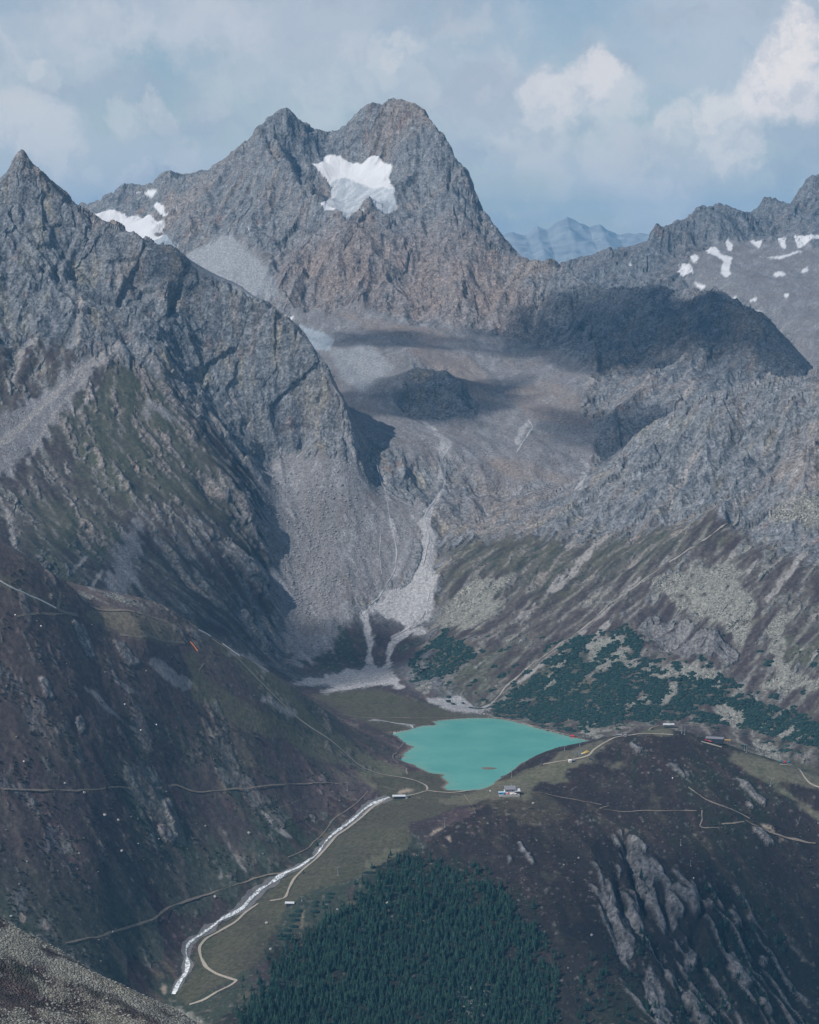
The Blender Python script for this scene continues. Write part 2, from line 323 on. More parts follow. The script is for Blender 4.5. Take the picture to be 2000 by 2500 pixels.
# far mountain on the right
c4 = lambda x, y, Y: ((1500 + .29 * x) / K, (400 + .29 * y) / K, Y)
line('far_mountain', [(1150, 575, 8950), (1180, 556, 8950), (1200, 549, 8950), (1240, 550, 8930)] + [c4(*p) for p in [(-60, 740, 8930), (0, 760, 8900), (60, 800, 8890), (120, 850, 8880), (150, 820, 8860), (230, 690, 8800), (305, 630, 8760), (325, 550, 8750), (345, 530, 8750), (380, 592, 8830), (400, 560, 8850), (500, 540, 8880), (560, 500, 8900), (600, 512, 8920), (640, 490, 8950), (680, 400, 8980), (720, 353, 9000), (765, 355, 9020), (800, 395, 9050), (855, 343, 9080), (900, 382, 9100), (1000, 432, 9150), (1060, 485, 9180), (1105, 455, 9200), (1120, 470, 9200), (1180, 420, 9200), (1230, 330, 9200), (1265, 298, 9200), (1300, 306, 9200), (1380, 342, 9210), (1440, 382, 9220), (1455, 415, 9220), (1500, 320, 9220), (1590, 200, 9230), (1610, 150, 9230), (1640, 123, 9230), (1725, 118, 9240), (1900, 200, 9250), (2200, 300, 9250)]], 10)
pts('far_mountain', *[c4(*p) for p in [(300, 760, 8650), (420, 960, 8330), (540, 950, 8300), (200, 900, 8500), (60, 1000, 8400), (450, 700, 8700), (560, 800, 8550), (700, 650, 8750), (700, 850, 8400), (900, 700, 8720), (900, 900, 8330), (1050, 650, 8800), (1300, 580, 8900), (1300, 740, 8600), (1550, 500, 8950), (1600, 740, 8600), (1250, 950, 8250), (1100, 950, 8180), (1000, 1100, 7950), (1400, 1150, 7850), (1700, 950, 8250), (1700, 1250, 7700), (1300, 1400, 7500), (1600, 1500, 7250), (1900, 1300, 7500), (2100, 900, 8200)]])
pts('far_mountain', ('h', 1250, 9800, 700), ('h', 1500, 10000, 800), ('h', 1700, 10200, 850), ('h', 1950, 10200, 850), ('h', 1150, 8300, 500), ('h', 1350, 7800, 560))
CP = np.array(CP, dtype=np.float64)

# ------------------------------------------------------------------ smooth base surface (radial basis functions)
SC = 1000.0
MQ = 0.008
cx, cy, cz, cr = CP[:, 0] / SC, CP[:, 1] / SC, CP[:, 2], CP[:, 3].astype(int)
n = len(CP)
D = np.sqrt((cx[:, None] - cx) ** 2 + (cy[:, None] - cy) ** 2 + MQ ** 2)
P = np.stack([np.ones(n), cx, cy], 1)
A = np.zeros((n + 3, n + 3)); A[:n, :n] = -D + np.diag([0.001 if i in LINEPT else 0.012 for i in range(n)]); A[:n, n:] = P; A[n:, :n] = P.T
sol = np.linalg.solve(A, np.concatenate([cz, np.zeros(3)]))
wts, pol = sol[:n], sol[n:]
print('control points', n, round(time.time() - T0, 1))
def rbf(x, y):
    def fn(x, y):
        x = (x / SC).astype(f32); y = (y / SC).astype(f32)
        d = np.sqrt((x[:, None] - cx.astype(f32)) ** 2 + (y[:, None] - cy.astype(f32)) ** 2 + f32(MQ ** 2))
        return (-(d.astype(f32) @ wts.astype(f32)) + pol[0] + pol[1] * x + pol[2] * y).astype(f32)
    return pmap(fn, x, y, chunk=1500)
# coarse polar grid: tangent of azimuth x distance
TA = np.linspace(-0.31, 0.31, 420)
YA = np.concatenate([np.arange(700, 2600, 12.0), np.arange(2600, 9700, 7.5), np.arange(9700, 10400, 30)])
gx = (TA[:, None] * YA[None, :]).ravel(); gy = np.broadcast_to(YA, (len(TA), len(YA))).ravel()
BASE = rbf(gx, gy).reshape(len(TA), len(YA))
print('base', BASE.shape, round(time.time() - T0, 1))
def grid_lookup(G, t, y):
    """bilinear lookup in the polar grid"""
    a = np.clip((t - TA[0]) / (TA[1] - TA[0]), 0, len(TA) - 1.001)
    b = np.clip(np.interp(y, YA, np.arange(len(YA))), 0, len(YA) - 1.001)
    i = a.astype(np.int32); j = b.astype(np.int32)
    fa = (a - i).astype(f32); fb = (b - j).astype(f32)
    return (G[i, j] * (1 - fa) * (1 - fb) + G[i + 1, j] * fa * (1 - fb) + G[i, j + 1] * (1 - fa) * fb + G[i + 1, j + 1] * fa * fb).astype(f32)
CREST = np.array(CREST, f32)
def crestd(x, y):
    return np.sqrt(((x[:, None] - CREST[:, 0]) ** 2 + (y[:, None] - CREST[:, 1]) ** 2).min(1))
# region of each coarse cell: nearest control point
def near(x, y):
    d = (x[:, None] - (cx * SC).astype(f32)) ** 2 + (y[:, None] - (cy * SC).astype(f32)) ** 2
    return cr[np.argmin(d, 1)].astype(np.int8)
sub = pmap(near, gx.reshape(BASE.shape)[::2, ::2].ravel().astype(f32), gy.reshape(BASE.shape)[::2, ::2].ravel().astype(f32), chunk=1500).reshape(len(TA[::2]), len(YA[::2]))

cdist = pmap(crestd, gx.reshape(BASE.shape)[::2, ::2].ravel().astype(f32), gy.reshape(BASE.shape)[::2, ::2].ravel().astype(f32), chunk=1500).reshape(sub.shape)
# ------------------------------------------------------------------ mesh columns and rows
PXSTEP = 2.35                      # picture pixels (of 2000) per column inside the frame
tin = np.arange(-1030, 1030 + PXSTEP, PXSTEP) / F
tout = tin[-1] + np.cumsum(np.linspace(PXSTEP, 14, 60)) / F
TC = np.concatenate([-tout[::-1], tin, tout])
NC = len(TC)
NR = 1200
px_c, py_c = project(gx, gy, BASE.ravel())
py_c = py_c.reshape(BASE.shape)
run = np.minimum.accumulate(py_c, axis=1)
vis = (py_c <= run + 25.0)
ds = np.abs(np.diff(py_c, axis=1)) * np.where(vis[:, 1:], 1.0, 0.2)
dY = np.diff(YA)[None, :]
dens = ds / dY + 0.02
dens[:, YA[1:] < 1150] *= 0.15
def box(a, r, ax):
    k = 2 * r + 1
    p = np.concatenate([np.repeat(a.take([0], ax), r + 1, ax), a, np.repeat(a.take([-1], ax), r, ax)], ax)
    c = np.cumsum(p, ax)
    m = a.shape[ax]
    return (c.take(range(k, k + m), ax) - c.take(range(0, m), ax)) / k
for _ in range(2):
    dens = box(dens, 10, 0); dens = box(dens, 6, 1)
cum = np.concatenate([np.zeros((len(TA), 1)), np.cumsum(dens * dY, 1)], 1)
Yc = np.stack([np.interp(np.linspace(0, c[-1], NR), c, YA) for c in cum])      # coarse columns x rows
ia = np.clip(np.interp(TC, TA, np.arange(len(TA))), 0, len(TA) - 1.001)
i0 = ia.astype(int); fa = (ia - i0)[:, None]
VY = (Yc[i0] * (1 - fa) + Yc[i0 + 1] * fa).astype(f32)                           # NC x NR
VT = np.broadcast_to(TC[:, None].astype(f32), VY.shape)
VX = (VT * VY).astype(f32)
VZ0 = grid_lookup(BASE, VT.ravel(), VY.ravel()).reshape(VY.shape)
NV = NC * NR
print('mesh grid', NC, NR, NV, round(time.time() - T0, 1))
# ------------------------------------------------------------------ ground cover zones, traced as outlines and laid on the terrain
RW, RH = 1000, 1250
def raster(polys):
    M = np.zeros((RH, RW), bool)
    for P in polys:
        P = np.array(P, float) / 2.0
        x0, x1 = int(max(0, P[:, 0].min() - 1)), int(min(RW, P[:, 0].max() + 2))
        y0, y1 = int(max(0, P[:, 1].min() - 1)), int(min(RH, P[:, 1].max() + 2))
        if x1 <= x0 or y1 <= y0:
            continue
        X = np.arange(x0, x1)[None, :] + .5; Y = np.arange(y0, y1)[:, None] + .5
        I = np.zeros((y1 - y0, x1 - x0), bool)
        for (ax, ay), (bx, by) in zip(P, np.roll(P, -1, 0)):
            if ay == by:
                continue
            I ^= ((ay > Y) != (by > Y)) & (X < (bx - ax) * (Y - ay) / (by - ay) + ax)
        M[y0:y1, x0:x1] |= I
    return M.astype(f32)
def soft(M, r):
    return box(box(box(box(M, r, 0), r, 1), r, 0), r, 1)
def U(*L): return [(x * K, y * K) for x, y in L]
def crop(ox, oy, s):
    return lambda *L: [(ox + x * s, oy + y * s) for x, y in L]
Q1 = crop(0, 0, .5797); Q2 = crop(1000, 0, .5797); Q3 = crop(0, 625, .5797); Q4 = crop(1000, 625, .5797)
Q5 = crop(0, 1250, .5797); Q6 = crop(1000, 1250, .5797); Q7 = crop(0, 1875, .5797); Q8 = crop(1000, 1875, .5797)
Z1 = crop(0, 350, .2899); Z2 = crop(500, 200, .2899); Z4 = crop(1500, 400, .2899)
L1 = crop(900, 1700, .2319); L2 = crop(1300, 1700, .2319); L3 = crop(1600, 1700, .2319); L4 = crop(600, 2100, .2319)
H5 = crop(0, 1380, .3478); V5 = crop(600, 1000, .3478); V6 = crop(1400, 1950, .3478)
def stroke(L, w):
    L = np.array(L, float); w = np.broadcast_to(np.array(w, float), (len(L),)) if np.ndim(w) == 0 else np.array(w, float)
    T = np.gradient(L, axis=0); T /= np.linalg.norm(T, axis=1)[:, None] + 1e-9
    N = np.stack([-T[:, 1], T[:, 0]], 1) * (w / 2)[:, None]
    return [tuple(q) for q in np.concatenate([L + N, (L - N)[::-1]])]
zones = {
 'chute': [stroke(Q3((520,340),(430,440),(330,550),(240,650),(170,760),(110,880)), 9), stroke(Q3((490,370),(350,480),(200,610),(80,720),(0,800)), 16), stroke(Q3((440,510),(380,600),(300,700)), 8), stroke(Q3((170,310),(100,380),(60,480),(40,580)), 9), stroke(Q3((0,440),(70,380),(140,320)), 7), stroke(Q3((940,500),(1010,600),(1040,660),(1090,720)), 10), stroke(Q3((760,560),(850,650),(950,720)), 12), stroke(Q5((30,0),(50,60),(60,160)), 9),
   stroke(Q5((290,280),(330,210),(370,170)), 8), stroke(Q3((330,180),(330,300),(325,400)), 12), stroke(Q3((1220,500),(1225,600),(1210,700)), 9), stroke(Q3((0,1000),(20,1050),(50,1078)), 8),
   stroke(Q4((1220,780),(1130,900),(1060,1050)), 12), stroke(Q4((550,130),(520,220),(495,310)), 12), stroke(Q4((1440,960),(1390,1020),(1340,1078)), 9), stroke(Q4((870,380),(800,470),(740,580)), 22), stroke(Q4((1090,330),(1010,430)), 14), stroke(Q4((1200,520),(1120,640),(1080,740)), 10),
   stroke(Q6((840,60),(780,130),(700,230),(600,330)), 14), stroke(Q6((660,150),(720,90)), 9), stroke(Q6((1470,180),(1420,260)), 8), stroke(Q6((1670,160),(1600,260),(1500,380)), 12), stroke(Q6((1380,130),(1310,230)), 9), stroke(Q6((980,270),(880,370),(760,480),(640,600),(480,690),(340,800)), 8), stroke(Q6((540,380),(450,450)), 9), stroke(Q6((640,280),(580,330)), 12), stroke(Q6((840,470),(760,550)), 10), stroke(Q6((1650,40),(1660,150),(1600,240)), 8),
   stroke(Q4((1500,1060),(1600,1030),(1725,1040)), 30), stroke(Q4((1680,800),(1640,900),(1600,960)), 14), stroke(Q5((430,240),(380,330)), 10), stroke(Q5((640,620),(720,690),(800,740)), 30), stroke(Q5((350,730),(420,790),(480,850),(530,890)), 9), stroke(Q5((480,700),(600,780)), 7), stroke(Q7((1100,170),(1150,240),(1230,290)), 6), stroke(Q7((940,250),(980,350),(1040,440)), 5), stroke(Q7((870,270),(920,380),(930,470)), 5), stroke(Q5((1100,780),(1190,820),(1240,860)), 16), stroke(Q5((1130,680),(1050,600),(960,590)), 12)],
 'snow': [
  Z2((885,640),(930,650),(1000,660),(1010,590),(1050,615),(1090,610),(1120,620),(1128,590),(1160,630),(1240,665),(1290,660),(1300,680),(1340,670),(1380,620),(1410,610),(1465,640),(1500,670),(1570,660),(1560,720),(1545,800),(1600,915),(1590,960),(1620,1050),(1560,1080),(1500,1100),(1440,1040),(1380,985),(1340,1000),(1290,1080),(1220,1160),(1205,1175),(1130,1110),(1050,1085),(1020,1100),(980,1050),(1010,1000),(1060,960),(1060,860),(1010,780),(950,710)),
  Z2((1300,1115),(1345,1095),(1330,1130)), Z2((365,1250),(390,1255),(385,1285),(350,1260)), Z2((150,655),(175,655),(160,670)),
  Z1((645,580),(720,575),(830,590),(930,560),(1050,590),(1060,620),(1090,610),(1160,595),(1180,615),(1260,580),(1300,620),(1340,640),(1390,615),(1350,690),(1280,750),(1380,750),(1400,760),(1300,800),(1250,860),(1160,850),(1100,820),(990,800),(930,740),(740,690)),
  Z1((1215,425),(1300,355),(1310,370),(1260,440),(1280,450)), Z1((1265,490),(1310,465),(1380,510),(1370,540),(1410,570),(1490,520),(1470,510),(1430,560),(1405,600),(1330,560)), Z1((1450,860),(1515,825),(1500,850)), Z1((1600,920),(1640,865),(1625,900)),
  Z1((1120,405),(1200,420),(1160,428)),
  U((590,664),(622,668),(612,677)),
  Z4((770,720),(840,695),(900,780),(1000,800),(980,840),(920,840),(870,800),(790,770)), Z4((890,930),(910,850),(985,850),(960,910),(990,940),(940,975)), Z4((630,745),(680,740),(720,800),(680,850),(650,830)), Z4((520,900),(570,850),(640,850),(670,910),(560,940)), Z4((935,650),(960,640),(995,700),(985,760),(950,740)), Z4((1130,625),(1200,650),(1240,630),(1240,680),(1220,730),(1170,690)), Z4((1370,625),(1450,605),(1440,660),(1450,735),(1410,720)), Z4((1480,555),(1540,610),(1610,610),(1725,590),(1725,620),(1620,680),(1550,735),(1520,650),(1510,600)), Z4((1150,765),(1250,800),(1400,790),(1580,740),(1585,755),(1400,812),(1240,808)), Z4((1330,940),(1390,920),(1450,940),(1440,960),(1340,955)), Z4((1560,920),(1620,875),(1640,885),(1600,930)), Z4((660,980),(700,1000),(790,1025),(740,1040),(690,1020)), Z4((980,1120),(1010,1110),(1040,1130),(1020,1150)), Z4((1120,1180),(1160,1145),(1205,1140),(1200,1170)), Z4((1420,1115),(1465,1100),(1470,1135),(1440,1145)), Z4((1160,1235),(1240,1260),(1230,1285),(1190,1270)), Z4((1130,960),(1150,920),(1180,910)), Z4((330,750),(350,725),(380,745)), Z4((110,840),(145,835),(145,880)), Z4((1500,860),(1560,825),(1550,840))],
 'ice': [
  Z2((1060,830),(1180,800),(1300,850),(1420,900),(1500,880),(1600,915),(1590,960),(1620,1050),(1560,1080),(1500,1100),(1440,1040),(1380,985),(1340,1000),(1290,1080),(1220,1160),(1205,1175),(1130,1110),(1060,960)),
  Z1((1250,860),(1160,850),(1300,800),(1400,770),(1440,820),(1540,950),(1620,1020),(1725,1110),(1725,1130),(1640,1090),(1540,1000),(1500,920),(1440,880)),
  U((585,676),(620,682),(680,704),(705,718),(695,742),(660,738),(610,700)), Q3((770,0),(800,40),(870,80),(940,130),(1000,150),(900,95),(820,62),(780,25))],
 'scree': [
  U((740,1020),(800,1030),(890,1060),(880,1180),(800,1270),(740,1240)), U((590,946),(700,955),(740,960),(790,1010),(800,1100),(800,1200),(760,1260),(720,1330),(690,1380),(620,1400),(592,1330),(580,1200),(570,1100),(565,1000),(575,960)),
  U((250,715),(330,690),(220,760),(150,850),(60,960),(0,1010),(0,880),(80,830),(150,770)), U((100,700),(60,760),(20,860),(20,880),(45,800)), U((270,1100),(330,1070),(290,1150),(285,1255),(220,1245),(235,1180)), U((300,840),(360,850),(400,870),(420,880),(350,885),(310,870)), U((545,1000),(570,1010),(575,1080)),
  U((600,640),(700,655),(780,640),(880,680),(980,690),(1130,725),(1190,740),(1250,770),(1230,850),(1250,900),(1260,960),(1230,1005),(1150,1030),(1060,1030),(1000,1000),(950,960),(900,985),(820,950),(740,945),(725,860),(690,790),(650,733)),
  U((370,530),(480,490),(560,520),(590,600),(560,640),(470,605),(410,582)),
  Z4((620,800),(760,720),(950,640),(1100,620),(1300,640),(1500,620),(1725,700),(1725,1725),(1560,1725),(1450,1480),(1250,1280),(1000,1170),(800,1020)), Z4((560,950),(640,880),(800,900),(900,1000),(700,1050)),
  U((1460,830),(1380,900),(1400,890),(1500,850))],
 'gravel': [
  U((905,1050),(915,1055),(905,1100),(920,1130),(907,1180),(920,1210),(905,1300),(860,1315),(830,1300),(790,1288),(757,1302),(800,1265),(860,1215),(885,1180),(885,1130),(890,1080)),
  stroke(V5((1230,60),(1300,140),(1380,215),(1440,250),(1385,340),(1400,480),(1350,590),(1320,640)), (10, 12, 14, 16, 14, 14, 12, 12)), stroke(V5((930,380),(985,560),(1015,740),(1050,880),(1065,1000),(1055,1130),(990,1240),(930,1330),(800,1430)), 8), U((757,1298),(770,1290),(785,1340),(782,1400),(770,1405),(773,1350)), U((890,1312),(905,1318),(830,1350),(822,1375),(828,1398),(812,1408),(815,1350),(840,1330)),
  U((600,1438),(700,1420),(770,1403),(815,1402),(855,1452),(795,1440),(740,1450),(655,1466),(720,1435),(650,1445)),
  U((925,925),(945,935),(930,985),(938,1000),(920,1010),(925,980)), U((1105,890),(1120,895),(1085,950),(1078,945)), U((1215,955),(1240,985),(1225,1025),(1205,1035),(1230,990)),
  L1((0,250),(120,255),(240,275),(300,290),(440,300),(490,310),(470,330),(500,350),(415,345),(430,315),(280,300),(190,285),(0,270)),
  Q6((0,0),(60,40),(120,60),(115,90),(80,60),(0,20)), Q6((300,830),(345,790),(420,720),(350,800),(330,845)), Q6((370,815),(430,765),(438,770),(385,818)), Q6((60,790),(200,770),(330,850),(160,835))],
 'lichen': [
  Q6((310,230),(240,290),(130,350),(60,440),(100,470),(200,480),(280,490),(330,440),(420,400),(340,380),(410,340),(450,260),(330,300),(300,260)),
  Q6((960,310),(1100,270),(1200,230),(1330,200),(1400,180),(1380,260),(1310,270),(1420,310),(1430,360),(1500,400),(1480,430),(1420,420),(1440,480),(1390,560),(1350,510),(1250,430),(1130,380),(1060,330)),
  Q6((760,540),(860,500),(910,540),(900,590),(950,620),(1080,650),(1200,640),(1330,670),(1290,720),(1400,760),(1500,690),(1560,680),(1520,590),(1500,540),(1510,440),(1590,390),(1600,440),(1560,560),(1600,650),(1700,690),(1725,720),(1725,760),(1620,740),(1450,730),(1300,740),(1200,710),(1060,700),(960,650),(850,640),(790,660),(740,590)),
  Q6((545,700),(590,670),(690,600),(640,660),(580,720)), Q6((600,730),(690,690),(640,730),(610,745)), Q6((860,820),(980,790),(1060,770),(1100,730),(1150,760),(1080,800),(960,820),(880,840)),
  L3((620,130),(760,55),(820,70),(900,180),(1100,300),(1330,330),(1400,305),(1480,350),(1590,430),(1560,490),(1400,430),(1200,370),(1000,280),(800,300),(560,260),(700,220)), L3((800,430),(1000,460),(1200,490),(1300,520),(1300,600),(1480,640),(1400,670),(1200,640),(1050,590),(1000,540)),
  L2((580,300),(660,290),(700,360),(800,390),(760,430),(640,470),(540,430),(430,395)),
  H5((480,175),(640,190),(820,195),(1000,240),(1120,290),(1200,340),(1100,330),(900,270),(700,230),(540,230)),
  Q6((0,640),(70,625),(60,660),(0,700)), Q6((60,720),(130,700),(60,770),(20,760)),
  U((1600,1060),(1725,1040),(1725,1110),(1650,1080)),
  Q7((0,650),(120,690),(300,800),(420,880),(560,950),(760,1020),(900,1078),(700,1078),(560,1020),(350,900),(200,860),(130,820),(0,790)),],
 'pine': [
  Q6((640,560),(900,480),(1000,520),(960,600),(1200,640),(1350,690),(1500,800),(1725,880),(1725,1000),(1400,900),(1150,880),(1000,880),(880,900),(700,940),(640,900)), Q6((330,830),(420,760),(540,690),(640,590),(700,580),(740,600),(760,660),(860,650),(900,690),(1000,690),(1080,720),(1060,770),(950,790),(870,810),(850,850),(960,870),(900,890),(780,890),(700,930),(620,920),(520,890),(430,870),(350,860)),
  Q6((0,640),(60,570),(130,500),(180,480),(160,540),(250,560),(300,580),(220,640),(130,690),(60,720),(0,700))],
 'green': [
  Q6((100,740),(350,560),(550,540),(400,660),(250,780),(150,800)), Q6((1530,600),(1620,480),(1725,460),(1725,640),(1600,640)), Q5((300,330),(450,60),(540,40),(470,180),(420,300)), Q5((60,100),(250,60),(380,150),(300,300),(150,180)),
  Q4((760,750),(830,670),(880,690),(800,800)), Q4((780,860),(1000,740),(950,820),(800,920)), Q8((540,250),(580,260),(575,560),(555,540)), Q3((340,760),(480,740),(620,830),(680,1000),(500,1078),(300,1000)), Q3((600,620),(690,600),(720,690),(640,680)),
  Q8((720,1060),(900,880),(1000,920),(1050,1078))],
 'meadow': [
  Q7((1500,0),(1725,20),(1725,330),(1560,440),(1300,520),(1200,600),(1140,720),(1100,790),(1000,880),(960,900),(780,990),(740,960),(820,860),(830,720),(940,650),(1090,560),(1220,440),(1330,370),(1480,230),(1620,130)),
  L1((0,640),(200,700),(330,720),(420,800),(640,810),(800,830),(850,910),(780,985),(1140,990),(1420,880),(1725,760),(1725,1080),(1400,1060),(1200,1090),(900,1180),(600,1294),(0,1294),(0,1150),(240,1080),(400,1010),(300,960),(200,930),(180,870),(0,800)),
  L1((0,0),(500,60),(800,160),(1230,190),(1290,225),(700,270),(735,292),(560,315),(415,355),(230,390),(100,340),(0,310)),
  L2((0,760),(120,720),(300,580),(620,495),(860,430),(1100,390),(1300,310),(1480,330),(1480,410),(1200,400),(900,450),(640,610),(600,650),(1000,720),(1150,790),(900,750),(640,700),(500,720),(300,800),(450,950),(200,900),(0,920)),
  Q5((880,530),(1000,640),(1100,740),(1200,850),(1330,930),(1450,1010),(1520,1078),(1600,1060),(1450,960),(1330,880),(1240,770),(1150,680),(1010,600),(930,545)), Q5((790,580),(840,590),(850,650),(890,720),(960,760),(1070,830),(1180,870),(1260,920),(1340,960),(1500,1078),(1330,1040),(1200,960),(1100,940),(1000,900),(900,830),(830,780),(800,740)),
  L3((460,480),(700,520),(900,580),(1100,640),(1300,690),(1600,700),(1725,780),(1725,980),(1600,960),(1400,900),(1250,860),(1100,760),(900,650),(750,560)), L3((720,600),(860,640),(1100,800),(1300,940),(1500,1060),(1725,1230),(1725,1294),(1640,1250),(1450,1100),(1200,930),(1000,830),(850,720)),
  U((650,1460),(800,1450),(880,1480),(1000,1500),(900,1512),(830,1545),(720,1500))],
 'brown': [
  H5((60,90),(260,200),(440,330),(560,360),(700,290),(1000,330),(1200,400),(1320,540),(1200,560),(900,500),(700,420),(540,350),(400,330),(0,140),(0,60)), U((830,1485),(700,1480),(760,1460),(850,1470)), Q8((60,180),(330,100),(560,100),(700,200),(520,250),(300,150))],
 'pale': [Q8((60,300),(120,250),(150,240),(130,265)), Q8((155,290),(185,265),(170,320)), V6((348,205),(385,205),(375,240)), V6((1275,150),(1330,180),(1415,200),(1415,235),(1330,200)), V6((1430,270),(1510,275),(1470,300)), L1((290,1030),(340,985),(470,970),(480,1000),(330,1035)), Q7((70,610),(100,590),(110,650),(80,650)), Q7((180,635),(205,630),(205,690),(185,680)), L4((360,710),(400,640),(420,640),(390,690)), L4((540,740),(620,500),(640,500),(580,700)), Q7((675,905),(700,900),(705,945),(685,945)), Q5((840,920),(855,915),(865,960)), Q5((870,900),(920,930),(900,960))],
 'crag': [
  V6((380,240),(470,280),(560,400),(640,470),(640,560),(560,560),(620,700),(680,850),(640,860),(560,700),(470,500),(400,350)), V6((290,380),(340,480),(360,600),(440,620),(500,780),(540,900),(470,860),(400,760),(340,640),(310,500)), V6((290,770),(330,790),(420,930),(440,1100),(380,1110),(330,980),(290,850)), V6((190,580),(240,680),(290,780),(260,800),(200,650)), V6((170,730),(200,750),(230,880),(215,915)), V6((640,510),(700,540),(760,600),(830,640),(880,620),(890,700),(880,800),(820,740),(760,830),(720,860),(690,760),(650,650)), V6((780,900),(830,900),(820,960),(790,960)), V6((800,1080),(840,990),(910,990),(890,1100),(880,1170),(830,1150)), V6((520,1160),(560,1160),(660,1300),(720,1480),(680,1581),(580,1581),(520,1380)), V6((820,1240),(920,1310),(1040,1440),(1060,1581),(900,1581),(840,1420)), V6((950,590),(1000,680),(990,790),(960,720)), V6((1050,730),(1090,800),(1070,810)), V6((1090,1020),(1130,1060),(1200,1180),(1280,1280),(1250,1330),(1130,1260),(1100,1130)), V6((1130,640),(1200,760),(1210,870),(1160,850),(1140,760)), V6((1240,920),(1300,960),(1280,1020),(1240,990)), V6((1340,1050),(1400,1060),(1400,1160),(1340,1120)), V6((1310,1330),(1420,1480),(1400,1530),(1320,1450)), V6((1430,850),(1500,930),(1470,920)), V6((1250,200),(1330,230),(1440,340),(1330,300)), V6((1190,10),(1240,10),(1300,80),(1240,70)), V6((1400,0),(1490,60),(1440,60)), V6((1530,110),(1600,110),(1600,160),(1550,150)), L2((980,450),(1060,480),(1180,560),(1270,640),(1180,620),(1050,550)), L2((1420,680),(1520,700),(1680,860),(1620,870),(1500,790)), L3((800,820),(880,870),(960,930),(1060,1080),(1160,1150),(1000,1060),(880,940)), L3((1060,980),(1180,1090),(1150,1150),(1080,1050)), Q8((445,280),(500,350),(540,410),(510,410),(460,340)), Q8((415,355),(440,370),(435,400),(415,390)), Q8((1370,30),(1440,60),(1500,150),(1420,110)),
  U((1380,1290),(1450,1300),(1560,1370),(1555,1390),(1450,1385),(1370,1340),(1340,1310)), Q8((160,1000),(230,900),(340,940),(320,1040),(260,1060),(180,960)),
  Q5((310,450),(350,470),(380,540),(420,640),(380,600),(330,520)), Q5((470,530),(520,540),(560,600),(620,640),(560,650),(500,600)), Q7((670,120),(720,140),(760,280),(720,250),(690,190)), Q7((665,240),(700,250),(770,300),(730,320),(680,290)), Q5((320,870),(350,850),(370,920),(340,930)), Q5((150,690),(200,700),(240,800),(200,780))],
 'heath': [U((0,1170),(100,1215),(160,1245),(230,1250),(400,1310),(610,1440),(820,1575),(900,1640),(780,1700),(640,1810),(400,2000),(330,2120),(0,1940))],
 'nearheath': [Q7((0,800),(60,800),(130,840),(180,1000),(150,1030),(0,1000)), Q7((330,880),(420,900),(560,990),(700,1020),(900,1078),(640,1078),(420,980)), Q7((150,720),(260,770),(330,830),(250,800))],
 'cragfield': [V6((150,330),(360,200),(480,300),(700,480),(880,560),(1150,600),(1400,800),(1600,1100),(1700,1581),(480,1581),(250,1000),(120,600))],
 'ribs': [H5((520,360),(620,400),(760,480),(900,560),(1000,700),(1100,862),(600,862),(300,700),(0,600),(0,430),(300,420))],
 'knob': [U((850,800),(885,772),(930,775),(985,828),(1008,865),(990,882),(940,880),(860,875),(840,840))],
 'screebrown': [U((850,735),(900,730),(990,760),(1050,820),(1010,850),(960,800),(900,770)), U((1060,830),(1150,800),(1250,850),(1240,900),(1120,890)), U((700,660),(880,690),(1000,720),(900,730),(780,700)), U((1000,960),(1090,965),(1200,1010),(1100,1020))],
 'screeblue': [U((690,740),(780,730),(830,780),(760,830),(720,800)), U((370,530),(480,490),(560,560),(590,620),(540,645),(470,605))],
 'vegl': [U((0,720),(60,690),(110,720),(240,745),(330,770),(420,850),(520,950),(560,1000),(585,1200),(600,1420),(300,1300),(0,1200))],
 'vegr': [U((930,1140),(1050,1120),(1200,1130),(1320,1110),(1500,1060),(1600,1130),(1725,1180),(1725,1720),(1000,1500),(900,1400),(905,1310))],
 'brownwall': [U((560,520),(740,478),(850,480),(960,465),(1010,500),(1080,560),(1150,640),(1130,720),(980,690),(880,675),(700,650),(600,600))],
}
zr = {}
for k_, v_ in zones.items():
    zr[k_] = soft(raster(v_), {'snow': 1, 'ice': 1, 'chute': 2, 'gravel': 3, 'pale': 2, 'crag': 3, 'heath': 6, 'vegl': 16, 'vegr': 16, 'brownwall': 16, 'green': 10, 'meadow': 4, 'brown': 6, 'scree': 9, 'lichen': 6, 'pine': 6}.get(k_, 2))
SHARP = {'chute': .9, 'snow': .15, 'ice': .3, 'gravel': .8, 'pale': .5, 'crag': .9, 'scree': 1.1, 'lichen': 1.0, 'pine': 1.0, 'green': .8, 'meadow': .7, 'brown': .8, 'vegl': .9, 'vegr': .9}
print('zones', round(time.time() - T0, 1))
x1, y1, z1 = VX.ravel(), VY.ravel(), VZ0.ravel()
PX, PY = project(x1, y1, z1)
PYg = PY.reshape(NC, NR)
VIS = (PYg <= np.minimum.accumulate(PYg, axis=1) + 50.0).ravel()
ti = np.clip(((VT.ravel() - TA[0]) / (TA[1] - TA[0]) / 2).round().astype(int), 0, sub.shape[0] - 1)
tj = np.clip((np.interp(y1, YA, np.arange(len(YA))) / 2).round().astype(int), 0, sub.shape[1] - 1)
RG = sub[ti, tj]
CD = cdist[ti, tj]
RI = {k_: i for i, k_ in enumerate(REG)}
def isr(*names):
    return np.isin(RG, [RI[k_] for k_ in names])
